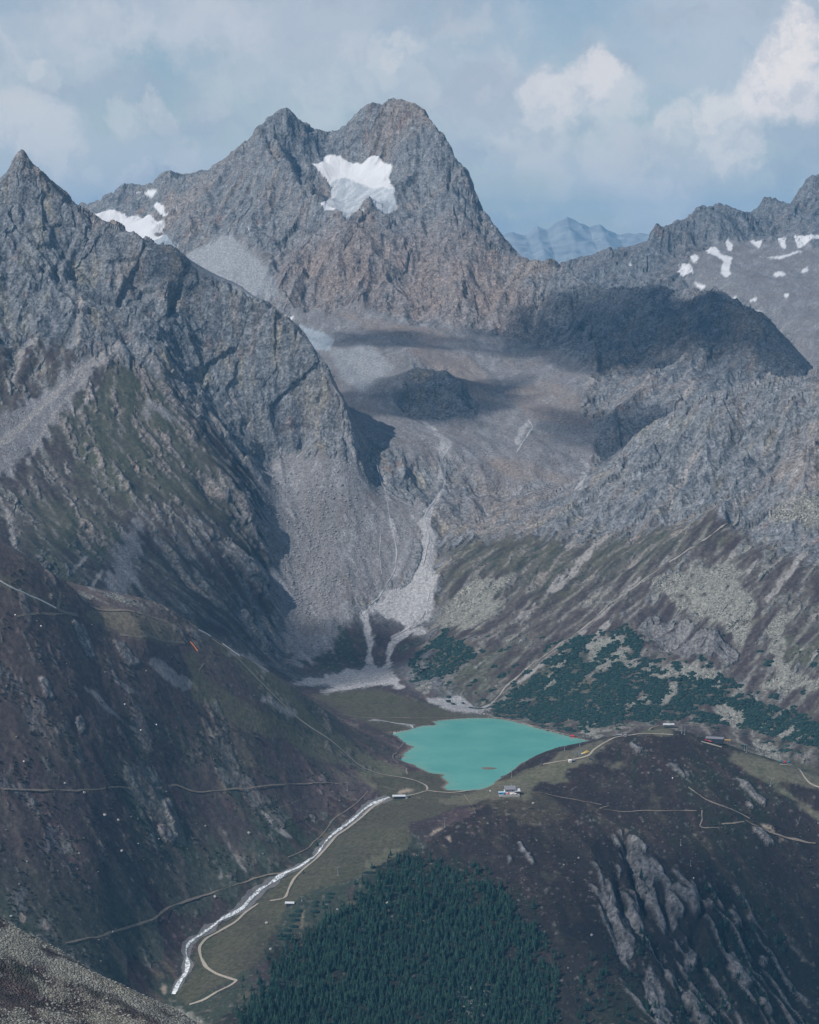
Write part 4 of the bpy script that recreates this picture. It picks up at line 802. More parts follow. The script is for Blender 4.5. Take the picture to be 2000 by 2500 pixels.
# ------------------------------------------------------------------ node material helpers
def new_mat(name):
    m = bpy.data.materials.new(name); m.use_nodes = True
    nt = m.node_tree
    return m, nt, nt.nodes['Principled BSDF']
def node(nt, typ, **kw):
    nd = nt.nodes.new(typ)
    for k_, v_ in kw.items():
        if k_ in nd.inputs:
            nd.inputs[k_].default_value = v_
        else:
            setattr(nd, k_, v_)
    return nd
def math_n(nt, op, a, b=None):
    nd = nt.nodes.new('ShaderNodeMath'); nd.operation = op
    for i, v in enumerate((a, b)):
        if v is None:
            continue
        if isinstance(v, (int, float)):
            nd.inputs[i].default_value = v
        else:
            nt.links.new(v, nd.inputs[i])
    return nd.outputs[0]
def terrain_material():
    m, nt, bs = new_mat('mountain_ground')
    L = nt.links.new
    a = node(nt, 'ShaderNodeAttribute', attribute_name='col')
    k = node(nt, 'ShaderNodeAttribute', attribute_name='msk')
    sep = node(nt, 'ShaderNodeSeparateColor'); L(k.outputs['Color'], sep.inputs[0])
    tc = node(nt, 'ShaderNodeTexCoord')
    n1 = node(nt, 'ShaderNodeTexNoise', Scale=0.16, Detail=5.0, Roughness=.65); L(tc.outputs['Object'], n1.inputs['Vector'])
    n2 = node(nt, 'ShaderNodeTexNoise', Scale=0.045, Detail=5.0, Roughness=.7); L(tc.outputs['Object'], n2.inputs['Vector'])
    vsc = math_n(nt, 'MULTIPLY_ADD', k.outputs['Alpha'], .35); vsc.node.inputs[2].default_value = .27
    vo = node(nt, 'ShaderNodeTexVoronoi'); L(tc.outputs['Object'], vo.inputs['Vector']); L(vsc, vo.inputs['Scale'])
    vc = node(nt, 'ShaderNodeSeparateColor'); L(vo.outputs['Color'], vc.inputs[0])
    # colour: fine grain everywhere, block to block change on boulder fields
    g = math_n(nt, 'MULTIPLY_ADD', n1.outputs[0], 1.9); g.node.inputs[2].default_value = 0.05
    b0 = math_n(nt, 'SUBTRACT', vc.outputs[0], 0.5)
    b1 = math_n(nt, 'MULTIPLY', b0, sep.outputs[1])
    b2 = math_n(nt, 'MULTIPLY_ADD', b1, 0.9); b2.node.inputs[2].default_value = 1.0
    gm = math_n(nt, 'MULTIPLY', g, b2)
    # bare rock: much stronger light and dark grain
    pw = math_n(nt, 'MULTIPLY_ADD', sep.outputs[0], .8); pw.node.inputs[2].default_value = 1.0
    gm = math_n(nt, 'POWER', gm, pw)
    nq = math_n(nt, 'MULTIPLY_ADD', n2.outputs[0], 2.2); nq.node.inputs[2].default_value = -.1
    nq = math_n(nt, 'POWER', nq, sep.outputs[0])
    gm = math_n(nt, 'MULTIPLY', gm, nq)
    sn = math_n(nt, 'SUBTRACT', 1.0, sep.outputs[2])
    gm1 = math_n(nt, 'SUBTRACT', gm, 1.0)
    gm2 = math_n(nt, 'MULTIPLY', gm1, sn)
    gm3 = math_n(nt, 'ADD', gm2, 1.0)
    mul = node(nt, 'ShaderNodeVectorMath', operation='SCALE'); L(a.outputs['Color'], mul.inputs[0]); L(gm3, mul.inputs['Scale'])
    # single stones in the turf
    v3 = node(nt, 'ShaderNodeTexVoronoi', Scale=.22); L(tc.outputs['Object'], v3.inputs['Vector'])
    v3c = node(nt, 'ShaderNodeSeparateColor'); L(v3.outputs['Color'], v3c.inputs[0])
    sp1 = math_n(nt, 'MULTIPLY', math_n(nt, 'GREATER_THAN', v3c.outputs[1], .93), math_n(nt, 'LESS_THAN', v3.outputs['Distance'], .33))
    nosn = math_n(nt, 'MULTIPLY', sp1, math_n(nt, 'MULTIPLY', sn, .4))
    mx = node(nt, 'ShaderNodeMix', data_type='RGBA'); L(nosn, mx.inputs[0]); L(mul.outputs[0], mx.inputs[6]); mx.inputs[7].default_value = (.15, .148, .145, 1)
    L(mx.outputs[2], bs.inputs['Base Color'])
    bs.inputs['Roughness'].default_value = .95
    bs.inputs['Specular IOR Level'].default_value = .15
    # relief finer than the mesh
    h1 = math_n(nt, 'MULTIPLY', n1.outputs[0], 4.6)
    h2 = math_n(nt, 'MULTIPLY', n2.outputs[0], 7.0)
    hr = math_n(nt, 'ADD', h1, h2)
    wr = math_n(nt, 'MULTIPLY_ADD', sep.outputs[0], 0.85); wr.node.inputs[2].default_value = .18
    hr2 = math_n(nt, 'MULTIPLY', hr, wr)
    vb = math_n(nt, 'MULTIPLY', vo.outputs['Distance'], -3.0)
    vb2 = math_n(nt, 'MULTIPLY', vb, sep.outputs[1])
    hh = math_n(nt, 'ADD', hr2, vb2)
    hs = math_n(nt, 'MULTIPLY', hh, math_n(nt, 'MULTIPLY_ADD', sn, .9)); hs.node.inputs[1].links[0].from_node.inputs[2].default_value = .1
    bp = node(nt, 'ShaderNodeBump', Strength=1.0, Distance=1.0); L(hs, bp.inputs['Height'])
    L(bp.outputs[0], bs.inputs['Normal'])
    return m
M_ground = terrain_material()

# ------------------------------------------------------------------ one mesh per mountain, cut from the sheet
pos = np.stack([X2, Y2, Z2_], 1).astype(f32)
idx = np.arange(NV).reshape(NC, NR)
quads = np.stack([idx[:-1, :-1], idx[1:, :-1], idx[1:, 1:], idx[:-1, 1:]], -1).reshape(-1, 4)
qreg = RG[quads[:, 0]]
def sheet(name, q, mat):
    used = np.unique(q)
    remap = np.full(NV, -1, np.int32); remap[used] = np.arange(len(used))
    me = bpy.data.meshes.new(name)
    me.vertices.add(len(used)); me.vertices.foreach_set('co', pos[used].ravel())
    me.loops.add(q.size); me.loops.foreach_set('vertex_index', remap[q].ravel())
    me.polygons.add(len(q)); me.polygons.foreach_set('loop_start', (np.arange(len(q)) * 4).astype(np.int32))
    for an, data in (('col', colr), ('msk', msk)):
        at = me.attributes.new(an, 'FLOAT_COLOR', 'POINT'); at.data.foreach_set('color', data[used].ravel())
    me.update(calc_edges=True)
    me.polygons.foreach_set('use_smooth', np.zeros(len(q), bool))
    me.materials.append(mat)
    o = bpy.data.objects.new(name, me); COL.objects.link(o)
    o['kind'] = 'structure'
    return o
TERR = {}
for i, nm in enumerate(REG):
    q = quads[qreg == i]
    if len(q):
        TERR[nm] = sheet(nm, q, M_ground)
print('terrain meshes', len(quads), round(time.time() - T0, 1))
# lookup of the finished ground
PG = pos.reshape(NC, NR, 3)
fpx, fpy = project(PG[..., 0].astype(float), PG[..., 1].astype(float), PG[..., 2].astype(float))
def pick(px, py):
    """the first ground point seen at a picture position"""
    j = int(np.clip(np.searchsorted(fpx[:, NR // 2], px), 1, NC - 1))
    best = None
    j = j if abs(fpx[j, NR // 2] - px) < abs(fpx[j - 1, NR // 2] - px) else j - 1
    col = fpy[j]
    k = np.nonzero(col <= py)[0]
    if len(k) == 0:
        k = [NR - 1]
    k = max(int(k[0]), 1)
    a, b = col[k - 1], col[k]
    t = 0 if a == b else min(max((a - py) / (a - b), 0), 1)
    p = PG[j, k - 1] * (1 - t) + PG[j, k] * t
    return float(p[0]), float(p[1]), float(p[2])
def ground(x, y):
    """height of the ground at x, y"""
    x = np.atleast_1d(np.asarray(x, float)); y = np.atleast_1d(np.asarray(y, float))
    t = x / y
    fi = np.clip(np.interp(t, TC, np.arange(NC)), 0, NC - 1.001)
    i = fi.astype(int); fr = fi - i
    out = np.zeros(len(x))
    for q in range(len(x)):
        za = np.interp(y[q], VY[i[q]], PG[i[q], :, 2]); zb = np.interp(y[q], VY[i[q] + 1], PG[i[q] + 1, :, 2])
        out[q] = za * (1 - fr[q]) + zb * fr[q]
    return out
# ------------------------------------------------------------------ lake, islet
def simple(name, col, rough=.8, metal=0.0, var=.25, scale=.6, spec=.3):
    m, nt, bs = new_mat(name)
    tc = node(nt, 'ShaderNodeTexCoord')
    n_ = node(nt, 'ShaderNodeTexNoise', Scale=scale, Detail=4.0); nt.links.new(tc.outputs['Object'], n_.inputs['Vector'])
    g = math_n(nt, 'MULTIPLY_ADD', n_.outputs[0], 2 * var); g.node.inputs[2].default_value = 1 - var
    v = node(nt, 'ShaderNodeVectorMath', operation='SCALE'); v.inputs[0].default_value = col; nt.links.new(g, v.inputs['Scale'])
    nt.links.new(v.outputs[0], bs.inputs['Base Color'])
    bs.inputs['Roughness'].default_value = rough; bs.inputs['Metallic'].default_value = metal; bs.inputs['Specular IOR Level'].default_value = spec
    return m
def mesh_obj(name, verts, faces, mat, parent=None, smooth=False):
    me = bpy.data.meshes.new(name); me.from_pydata([tuple(map(float, v)) for v in verts], [], faces); me.update()
    if smooth:
        me.polygons.foreach_set('use_smooth', np.ones(len(me.polygons), bool))
    if mat is not None:
        me.materials.append(mat)
    o = bpy.data.objects.new(name, me); COL.objects.link(o)
    if parent is not None:
        o.parent = parent
    return o
def struct(o):
    o['kind'] = 'structure'; return o
def water_mat():
    m, nt, bs = new_mat('glacial_lake_water')
    L = nt.links.new
    tc = node(nt, 'ShaderNodeTexCoord')
    n_ = node(nt, 'ShaderNodeTexNoise', Scale=.009, Detail=5.0, Roughness=.6); L(tc.outputs['Object'], n_.inputs['Vector'])
    cr_ = node(nt, 'ShaderNodeValToRGB'); L(n_.outputs[0], cr_.inputs[0])
    cr_.color_ramp.elements[0].position = .3; cr_.color_ramp.elements[0].color = (.058, .27, .245, 1)
    cr_.color_ramp.elements[1].position = .75; cr_.color_ramp.elements[1].color = (.11, .345, .3, 1)
    # paler, browner shallows and silt along the shore
    sa = node(nt, 'ShaderNodeAttribute', attribute_name='shore')
    wz = node(nt, 'ShaderNodeTexNoise', Scale=.03, Detail=5.0, Roughness=.65); L(tc.outputs['Object'], wz.inputs['Vector'])
    so = math_n(nt, 'MULTIPLY_ADD', wz.outputs[0], 70.0); L(sa.outputs['Fac'], so.node.inputs[2])
    mr = node(nt, 'ShaderNodeMapRange', interpolation_type='SMOOTHSTEP'); L(so, mr.inputs[0])
    mr.inputs[1].default_value = 8.0; mr.inputs[2].default_value = 44.0; mr.inputs[3].default_value = 0.0; mr.inputs[4].default_value = .55
    mx = node(nt, 'ShaderNodeMix', data_type='RGBA'); L(mr.outputs[0], mx.inputs[0]); L(cr_.outputs[0], mx.inputs[6]); mx.inputs[7].default_value = (.17, .31, .26, 1)
    L(mx.outputs[2], bs.inputs['Base Color'])
    bs.inputs['Roughness'].default_value = .22; bs.inputs['IOR'].default_value = 1.33; bs.inputs['Specular IOR Level'].default_value = .25
    w = node(nt, 'ShaderNodeTexNoise', Scale=.5, Detail=3.0); L(tc.outputs['Object'], w.inputs['Vector'])
    b = node(nt, 'ShaderNodeBump', Strength=.5, Distance=.35); L(w.outputs[0], b.inputs['Height']); L(b.outputs[0], bs.inputs['Normal'])
    return m
import bmesh
def lake():
    st = 5.0
    xs = np.arange(lake_xy[:, 0].min() - 20, lake_xy[:, 0].max() + 20, st); ys = np.arange(lake_xy[:, 1].min() - 20, lake_xy[:, 1].max() + 20, st)
    GX, GY = np.meshgrid(xs, ys, indexing='ij')
    sd_ = poly_sd(GX.ravel(), GY.ravel(), lake_xy).reshape(GX.shape)
    ok = sd_ < 9
    ii, jj = np.nonzero(ok[:-1, :-1] & ok[1:, :-1] & ok[1:, 1:] & ok[:-1, 1:])
    ny = len(ys)
    q = np.stack([ii * ny + jj, (ii + 1) * ny + jj, (ii + 1) * ny + jj + 1, ii * ny + jj + 1], 1)
    used = np.unique(q); rm = np.full(GX.size, -1, np.int64); rm[used] = np.arange(len(used))
    V = np.stack([GX.ravel()[used], GY.ravel()[used], np.zeros(len(used))], 1)
    me = bpy.data.meshes.new('lake'); me.from_pydata(V.tolist(), [], rm[q].tolist()); me.update()
    at = me.attributes.new('shore', 'FLOAT', 'POINT'); at.data.foreach_set('value', sd_.ravel()[used].astype(f32))
    me.materials.append(water_mat())
    return struct_obj('lake', me)
def struct_obj(name, me):
    o = bpy.data.objects.new(name, me); COL.objects.link(o); o['kind'] = 'structure'; return o
lake()
M_shore = simple('shore_soil', (.14, .115, .09), .95)
def islet():
    a = np.array(at_z(*L1((1188, 757))[0], 0)); b = np.array(at_z(*L1((1340, 762))[0], 0))
    c0 = (a + b) / 2; r = np.linalg.norm((b - a)[:2]) / 2
    rng = random.Random(5)
    V = [(c0[0], c0[1], 1.6)]; Fc = []
    N_ = 26
    for ring, (k, h) in enumerate(((.45, 1.5), (.8, .9), (1.0, .3), (1.12, -1.5))):
        for i in range(N_):
            t = 2 * math.pi * i / N_
            rr = r * k * (1 + .12 * math.sin(3 * t + 1) + rng.uniform(-.06, .06))
            V.append((c0[0] + rr * math.cos(t), c0[1] + rr * .55 * math.sin(t), h + rng.uniform(-.2, .2)))
    for i in range(N_):
        j = (i + 1) % N_
        Fc.append((0, 1 + i, 1 + j))
        for q in range(3):
            o = 1 + q * N_
            Fc.append((o + i, o + N_ + i, o + N_ + j, o + j))
    struct(mesh_obj('islet', V, Fc, M_shore))
islet()

# ------------------------------------------------------------------ roads, paths, brooks draped on the ground
def chain(px_list, step=5.0):
    W = [np.array(pick(*p)) for p in px_list]
    out = [W[0][:2]]
    for a, b in zip(W[:-1], W[1:]):
        d = np.linalg.norm((b - a)[:2])
        if d > 420:        # a jump across a ridge: not the same slope
            continue
        m = max(1, int(d / step))
        for k in range(1, m + 1):
            out.append(a[:2] + (b[:2] - a[:2]) * k / m)
    out = np.array(out)
    for _ in range(3):
        if len(out) > 4:
            out[1:-1] = (out[:-2] + 2 * out[1:-1] + out[2:]) / 4
    return out
def ribbon(name, px_list, width, mat, lift=.55, wob=.15, seed=0, xs=4):
    C = chain(px_list)
    if len(C) < 3:
        return None
    T = np.gradient(C, axis=0); T /= (np.linalg.norm(T, axis=1)[:, None] + 1e-9)
    Nn = np.stack([-T[:, 1], T[:, 0]], 1)
    rng = np.random.default_rng(seed + len(C))
    wv = np.convolve(rng.uniform(-1, 1, len(C) + 4), np.ones(5) / 5, 'valid') * 2.2
    V = []; Fc = []
    w = width / 2 * (1 + wob * wv)
    offs = np.linspace(-1, 1, xs)
    allp = (C[:, None, :] + Nn[:, None, :] * (w[:, None] * offs[None, :])[:, :, None]).reshape(-1, 2)
    zz = ground(allp[:, 0], allp[:, 1]) + lift
    V = np.concatenate([allp, zz[:, None]], 1)
    for i in range(len(C) - 1):
        for j in range(xs - 1):
            Fc.append((i * xs + j, (i + 1) * xs + j, (i + 1) * xs + j + 1, i * xs + j + 1))
    return struct(mesh_obj(name, V, Fc, mat))
M_road = simple('gravel_road', (.3, .275, .235), .95, var=.35, scale=.3)
M_path = simple('earth_path', (.2, .17, .14), .95, var=.5, scale=.3)
M_pale = simple('pale_trail', (.24, .225, .205), .95, var=.5, scale=.2)
M_bed = simple('stream_boulders', (.13, .128, .13), .95, var=.7, scale=.5)
def foam_mat():
    m, nt, bs = new_mat('white_water')
    L = nt.links.new
    tc = node(nt, 'ShaderNodeTexCoord')
    n_ = node(nt, 'ShaderNodeTexNoise', Scale=.32, Detail=6.0, Roughness=.75); L(tc.outputs['Object'], n_.inputs['Vector'])
    cr_ = node(nt, 'ShaderNodeValToRGB'); L(n_.outputs[0], cr_.inputs[0])
    cr_.color_ramp.elements[0].position = .42; cr_.color_ramp.elements[0].color = (.14, .17, .18, 1)
    cr_.color_ramp.elements[1].position = .56; cr_.color_ramp.elements[1].color = (.8, .84, .87, 1)
    L(cr_.outputs[0], bs.inputs['Base Color']); bs.inputs['Roughness'].default_value = .5
    return m
M_foam = foam_mat()
M_milk = simple('milky_brook', (.33, .335, .34), .6, var=.4, scale=.2)
stream_px = Q7((1640,125),(1560,155),(1520,185),(1490,215),(1440,250),(1390,290),(1370,310),(1345,345),(1320,375),(1270,410),(1200,440),(1130,490),(1080,520),(1040,555),(1010,595),(960,620),(900,655),(840,700),(780,740),(765,770),(775,820),(770,860),(740,900),(712,955))
ribbon('stream_bed', stream_px, 13, M_bed, .45, .7, 1, 7)
ribbon('mountain_stream', stream_px, 4.2, M_foam, 1.1, .9, 2)
roads = [
 Q5((895,535),(960,580),(1010,625),(1060,680),(1110,730),(1170,790),(1240,860),(1310,910),(1390,960),(1450,1010),(1530,1078)) + L1((150,825),(350,855),(500,890),(590,930),(625,960),(612,988)),
 L1((400,1050),(520,1030),(612,992),(720,1010),(850,1020),(1000,1005),(1140,985)),
 Q7((1620,135),(1570,165),(1520,210),(1470,250),(1410,290),(1370,340),(1320,390),(1270,430),(1230,470),(1210,510),(1195,550),(1165,556),(1130,560)),
 Q7((1080,573),(1020,610),(980,650),(920,685),(850,720),(825,755),(830,800),(850,840),(900,870),(960,890),(992,896),(960,915),(900,945),(850,975),(780,998)),
 L2((110,720),(240,695),(370,675),(480,660),(600,625),(620,580),(720,510),(860,435),(1000,415),(1150,395),(1290,400),(1470,410)),
 L3((1300,720),(1480,760),(1540,840),(1610,930),(1725,965)),
 L3((470,480),(560,500),(640,530),(690,540)),
]
for i, r in enumerate(roads):
    ribbon('gravel_road', r, 4.2 if i in (2, 3) else 3.4, M_road, .9, .25, 10 + i)
paths = [
 (Q7((250,742),(380,720),(480,690),(560,665),(640,640),(690,600),(760,570),(830,545),(900,520),(980,490),(1050,470),(1130,450),(1200,440)), 2.6),
 (Q7((0,95),(150,100),(300,100),(420,95),(500,85),(600,80),(740,70),(800,100),(950,95),(1100,85),(1250,70),(1370,60),(1450,65)), 2.0),
 (Q7((1550,100),(1500,150),(1400,220),(1360,280),(1280,350),(1210,380)), 1.8),
 (L1((370,500),(320,560),(290,600),(250,640),(270,680),(320,710)), 3.0), (L1((400,760),(395,800),(405,825)), 3.0),
 (L1((0,232),(400,232),(800,230),(1000,220),(1230,215)), 3.0),
 (L1((1230,215),(1400,237),(1550,265),(1725,315)) + L2((100,342),(250,380),(400,420),(520,438)), 4.5),
 (Q5((1420,850),(1540,870),(1725,868)), 3.0),
 (L2((0,1015),(120,1015),(200,1050),(350,1075),(500,1105),(730,1145)), 2.4), (L2((810,1155),(680,1185),(850,1205),(1000,1220),(1150,1205),(1400,1210),(1725,1210)), 2.2),
 (V6((905,85),(890,110),(915,150),(880,200),(900,210),(1050,205)), 2.2), (V6((1040,180),(1150,170),(1200,160)), 1.8),
 (L2((1130,370),(1220,340),(1320,310)), 3.0), (H5((120,365),(200,345),(380,355),(520,350)), 2.5), (H5((1320,540),(1230,460),(1190,400),(1080,370),(900,320),(640,285)), 5.0),
 (H5((430,190),(425,240),(410,310)), 3.5), (H5((850,490),(1000,510),(1150,530),(1300,545)), 4.0), (Q5((860,640),(830,680),(840,700)), 2.0), (H5((410,318),(480,345),(550,358)), 4.0),
 (L3((340,960),(450,1040),(560,1110),(700,1160),(850,1210),(1000,1290)), 3.6), (V6((1210,150),(1280,190),(1420,250),(1560,290),(1700,320)), 3.6),
 (L1((1130,1240),(1000,1030),(830,1020)), 1.5), (L1((150,955),(230,980),(300,990)), 1.5),
]
for i, (r, w) in enumerate(paths):
    ribbon('footpath', r, w * .72, M_path, .9, .55, 40 + i)
trail = Q6((1365,0),(1300,60),(1200,130),(1080,210),(980,280),(900,340),(820,400),(760,460),(700,510),(600,580),(500,650),(400,740),(330,820),(300,850))
ribbon('erosion_trail', trail, 3.6, M_pale, 1.0, .9, 80)
brooks = [V5((1330,620),(1250,770),(1280,880),(1270,980),(1240,1100),(1270,1170),(1255,1220),(1285,1290),(1270,1380),(1240,1460),(1150,1530),(1020,1600)), V5((1380,215),(1440,250),(1380,340),(1400,480)), V5((930,400),(980,560),(1010,740),(1040,880),(1060,1000),(1050,1130),(990,1230),(930,1330),(800,1430),(880,1560)),
          V5((950,880),(945,1000),(955,1160)), L1((0,258),(120,258),(240,278),(300,292),(440,300),(455,320),(470,340)),
          Q4((490,690),(510,720),(470,780),(440,830)), Q3((0,470),(60,440),(130,350))[:0]]
for i, r in enumerate(brooks):
    if r:
        ribbon('brook', r, (3, 3, 2.2, 1.6, 5, 4)[i], M_milk, 1.0, .9, 90 + i)
print('ribbons', round(time.time() - T0, 1))
# ------------------------------------------------------------------ vegetation
def tag(o, label, cat, group=None):
    o['label'] = label; o['category'] = cat
    if group: o['group'] = group
    return o
def empty(name, loc, rz=0.0):
    o = bpy.data.objects.new(name, None); COL.objects.link(o)
    o.location = loc; o.rotation_euler = (0, 0, rz); o.empty_display_size = 2
    return o
def foliage_mat(name, c0, c1, c2):
    m, nt, bs = new_mat(name)
    L = nt.links.new
    ge = node(nt, 'ShaderNodeNewGeometry')
    n_ = node(nt, 'ShaderNodeTexNoise', Scale=.17, Detail=2.0); L(ge.outputs['Position'], n_.inputs['Vector'])
    n2_ = node(nt, 'ShaderNodeTexNoise', Scale=1.1, Detail=2.0); L(ge.outputs['Position'], n2_.inputs['Vector'])
    ad = math_n(nt, 'MULTIPLY_ADD', n2_.outputs[0], .45); L(n_.outputs[0], ad.node.inputs[2])
    sb = math_n(nt, 'SUBTRACT', ad, .22)
    cr_ = node(nt, 'ShaderNodeValToRGB'); L(sb, cr_.inputs[0])
    el = cr_.color_ramp.elements
    el[0].position = .3; el[0].color = c0 + (1,); el[1].position = .72; el[1].color = c2 + (1,)
    e_ = el.new(.5); e_.color = c1 + (1,)
    L(cr_.outputs[0], bs.inputs['Base Color']); bs.inputs['Roughness'].default_value = .9; bs.inputs['Specular IOR Level'].default_value = .1
    return m
M_spruce = foliage_mat('spruce_needles', (.010, .027, .026), (.022, .054, .045), (.042, .084, .06))
M_scrub = foliage_mat('dwarf_pine_needles', (.012, .029, .030), (.018, .041, .039), (.032, .057, .047))
M_bark = simple('bark', (.06, .045, .035), .95, scale=3)
M_stone = simple('boulder_stone', (.3, .3, .29), .95, var=.35, scale=.8)
M_debris = simple('scree_blocks', (.24, .235, .24), .95, var=.5, scale=.25)
M_lich = simple('lichen_blocks', (.24, .24, .215), .95, var=.5, scale=.25)

def spruce_arrays(seed):
    """unit spruce, height 1: crown of drooping tiers, each a ragged skirt of branches"""
    r = random.Random(seed)
    V, Fc = [], []
    tiers = 7
    lean = (r.uniform(-.02, .02), r.uniform(-.02, .02))
    for t in range(tiers):
        h0 = .08 + .86 * t / tiers
        rad = .205 * (1 - t / tiers) ** .85 + .018
        top = h0 + .24 * (1 - .35 * t / tiers)
        nb = 9 if t < 5 else 6
        b = len(V)
        V.append((lean[0] * top, lean[1] * top, min(top, 1.0)))
        ph = r.uniform(0, 6.28)
        for i in range(nb * 2):
            a = ph + math.pi * i / nb
            k = (r.uniform(.85, 1.25) if i % 2 == 0 else r.uniform(.45, .65))
            V.append((rad * k * math.cos(a), rad * k * math.sin(a), h0 + (-.02 if i % 2 == 0 else .035) + r.uniform(-.015, .015)))
        for i in range(nb * 2):
            Fc.append((b, b + 1 + i, b + 1 + (i + 1) % (nb * 2)))
    return np.array(V, f32), Fc
SPR = [spruce_arrays(50 + i) for i in range(5)]
def trunk_arrays():
    V, Fc = [], []
    for z, r in ((-.06, .03), (.12, .022), (.6, .012)):
        for i in range(6):
            V.append((r * math.cos(i * 1.0472), r * math.sin(i * 1.0472), z))
    for k in range(2):
        for i in range(6):
            j = (i + 1) % 6
            Fc.append((k * 6 + i, k * 6 + j, k * 6 + 6 + j, k * 6 + 6 + i))
    return V, Fc
crown_me = []
for V, Fc in SPR:
    me = bpy.data.meshes.new('spruce_crown'); me.from_pydata(V.tolist(), [], Fc); me.update(); me.materials.append(M_spruce); crown_me.append(me)
tv, tf = trunk_arrays()
trunk_me = bpy.data.meshes.new('spruce_trunk'); trunk_me.from_pydata(tv, [], tf); trunk_me.update(); trunk_me.materials.append(M_bark)
def spruce(loc, h, rz, wide, k, label, group):
    e_ = empty('spruce_tree', loc, rz); e_.scale = (h * wide, h * wide, h)
    for nm, me in (('crown', crown_me[k % 5]), ('trunk', trunk_me)):
        o = bpy.data.objects.new(nm, me); COL.objects.link(o); o.parent = e_
    tag(e_, label, 'tree', group)
    return e_
forest = Q8((0,365),(60,385),(140,420),(260,450),(370,470),(450,560),(520,640),(590,690),(600,800),(640,900),(610,1090)) + Q7((950,1090),(1000,1000),(1050,950),(1130,860),(1230,730),(1330,665),(1450,570),(1560,480),(1640,410),(1700,350))
frm = soft(raster([forest]), 11)
sparse = soft(raster([V6((360,300),(400,330),(560,620),(560,780),(440,560)), V6((890,600),(1000,640),(1250,700),(1420,820),(1560,1050),(1640,1581),(500,1581),(700,1300),(950,1150),(1000,900)), V6((140,1100),(300,1150),(480,1250),(540,1581),(0,1581),(0,1150)), V6((240,880),(330,1000),(480,1250),(420,1250),(260,1000)), V6((330,620),(380,760),(520,900),(480,920),(360,800),(310,660)), V6((450,930),(560,960),(620,1100),(640,1280),(560,1180),(470,1010)), Q8((270,390),(380,450),(560,640),(620,720),(520,640),(360,470)), Q7((1540,420),(1600,400),(1560,480),(1500,520)), Q8((0,320),(150,365),(300,420),(480,540),(620,700),(600,720),(440,560),(260,450),(0,380))]), 3)
rng = random.Random(77)
trees = []
for gy_ in np.arange(2030, 2570, 10.0):
    for gx__ in np.arange(430, 2000, 8.0):
        px = gx__ + rng.uniform(-4, 4); py = gy_ + rng.uniform(-5.5, 5.5)
        iy, ix = int(min(py / 2, RH - 1)), int(min(px / 2, RW - 1))
        pf, ps = frm[iy, ix], sparse[iy, ix]
        if rng.random() > max(pf ** 1.8 * 1.25, ps * .2):
            continue
        x, y, z = pick(px, py)
        g = float(gn2(np.array([x / 40]), np.array([y / 40]), 5)[0])
        if pf > .5 and g > .38 and rng.random() < .8:
            continue
        small = rng.random() < (.25 if pf > .6 else .6)
        h = rng.uniform(5, 9) if small else rng.uniform(11, 19)
        trees.append((x, y, z, h, rng.uniform(0, 6.28), rng.uniform(.85, 1.25), rng.randrange(5)))
for p in L4((205, 1045), (85, 1195), (1145, 255), (600, 140)) + Q7((1010, 895), (1070, 870), (1115, 805), (1005, 925), (1335, 330)):
    x, y, z = pick(*p); trees.append((x, y, z, rng.uniform(7, 10), 1.0, 1.2, 2))
trees.sort(key=lambda t: -t[3] / t[1] if project(t[0], t[1], t[2])[1] < 2495 else 1)
seen = [t for t in trees]
NI = 300
for i, t in enumerate(seen[:NI]):
    spruce((t[0], t[1], t[2] - .3), t[3], t[4], t[5], t[6], 'dark green spruce standing in the dense wood below the knoll', 'tall spruces in the wood')
def joined(name, items, shapes, mat, label, cat):
    VV, FF, off = [], [], 0
    for (x, y, z, sx, sy, sz, rz, k) in items:
        V, Fc = shapes[k % len(shapes)]
        c_, s_ = math.cos(rz), math.sin(rz)
        W = np.empty((len(V), 3), f32)
        vx = V[:, 0] * sx; vy = V[:, 1] * sy
        W[:, 0] = x + vx * c_ - vy * s_; W[:, 1] = y + vx * s_ + vy * c_; W[:, 2] = z + V[:, 2] * sz
        VV.append(W); FF.append(np.array(Fc, np.int32) + off); off += len(V)
    VV = np.concatenate(VV); FF = np.concatenate(FF)
    me = bpy.data.meshes.new(name)
    me.vertices.add(len(VV)); me.vertices.foreach_set('co', VV.ravel())
    me.loops.add(FF.size); me.loops.foreach_set('vertex_index', FF.ravel().astype(np.int32))
    me.polygons.add(len(FF)); me.polygons.foreach_set('loop_start', (np.arange(len(FF)) * 3).astype(np.int32))
    me.update(calc_edges=True); me.materials.append(mat)
    me.polygons.foreach_set('use_smooth', np.zeros(len(FF), bool))
    o = bpy.data.objects.new(name, me); COL.objects.link(o)
    o['kind'] = 'stuff'; tag(o, label, cat)
    return o
rest = seen[NI:]
joined('spruce_wood', [(t[0], t[1], t[2] - .3, t[3] * t[5], t[3] * t[5], t[3], t[4], t[6]) for t in rest], SPR, M_spruce, 'dense dark spruce wood covering the lower slope of the knoll', 'wood')
print('trees', len(trees), round(time.time() - T0, 1))

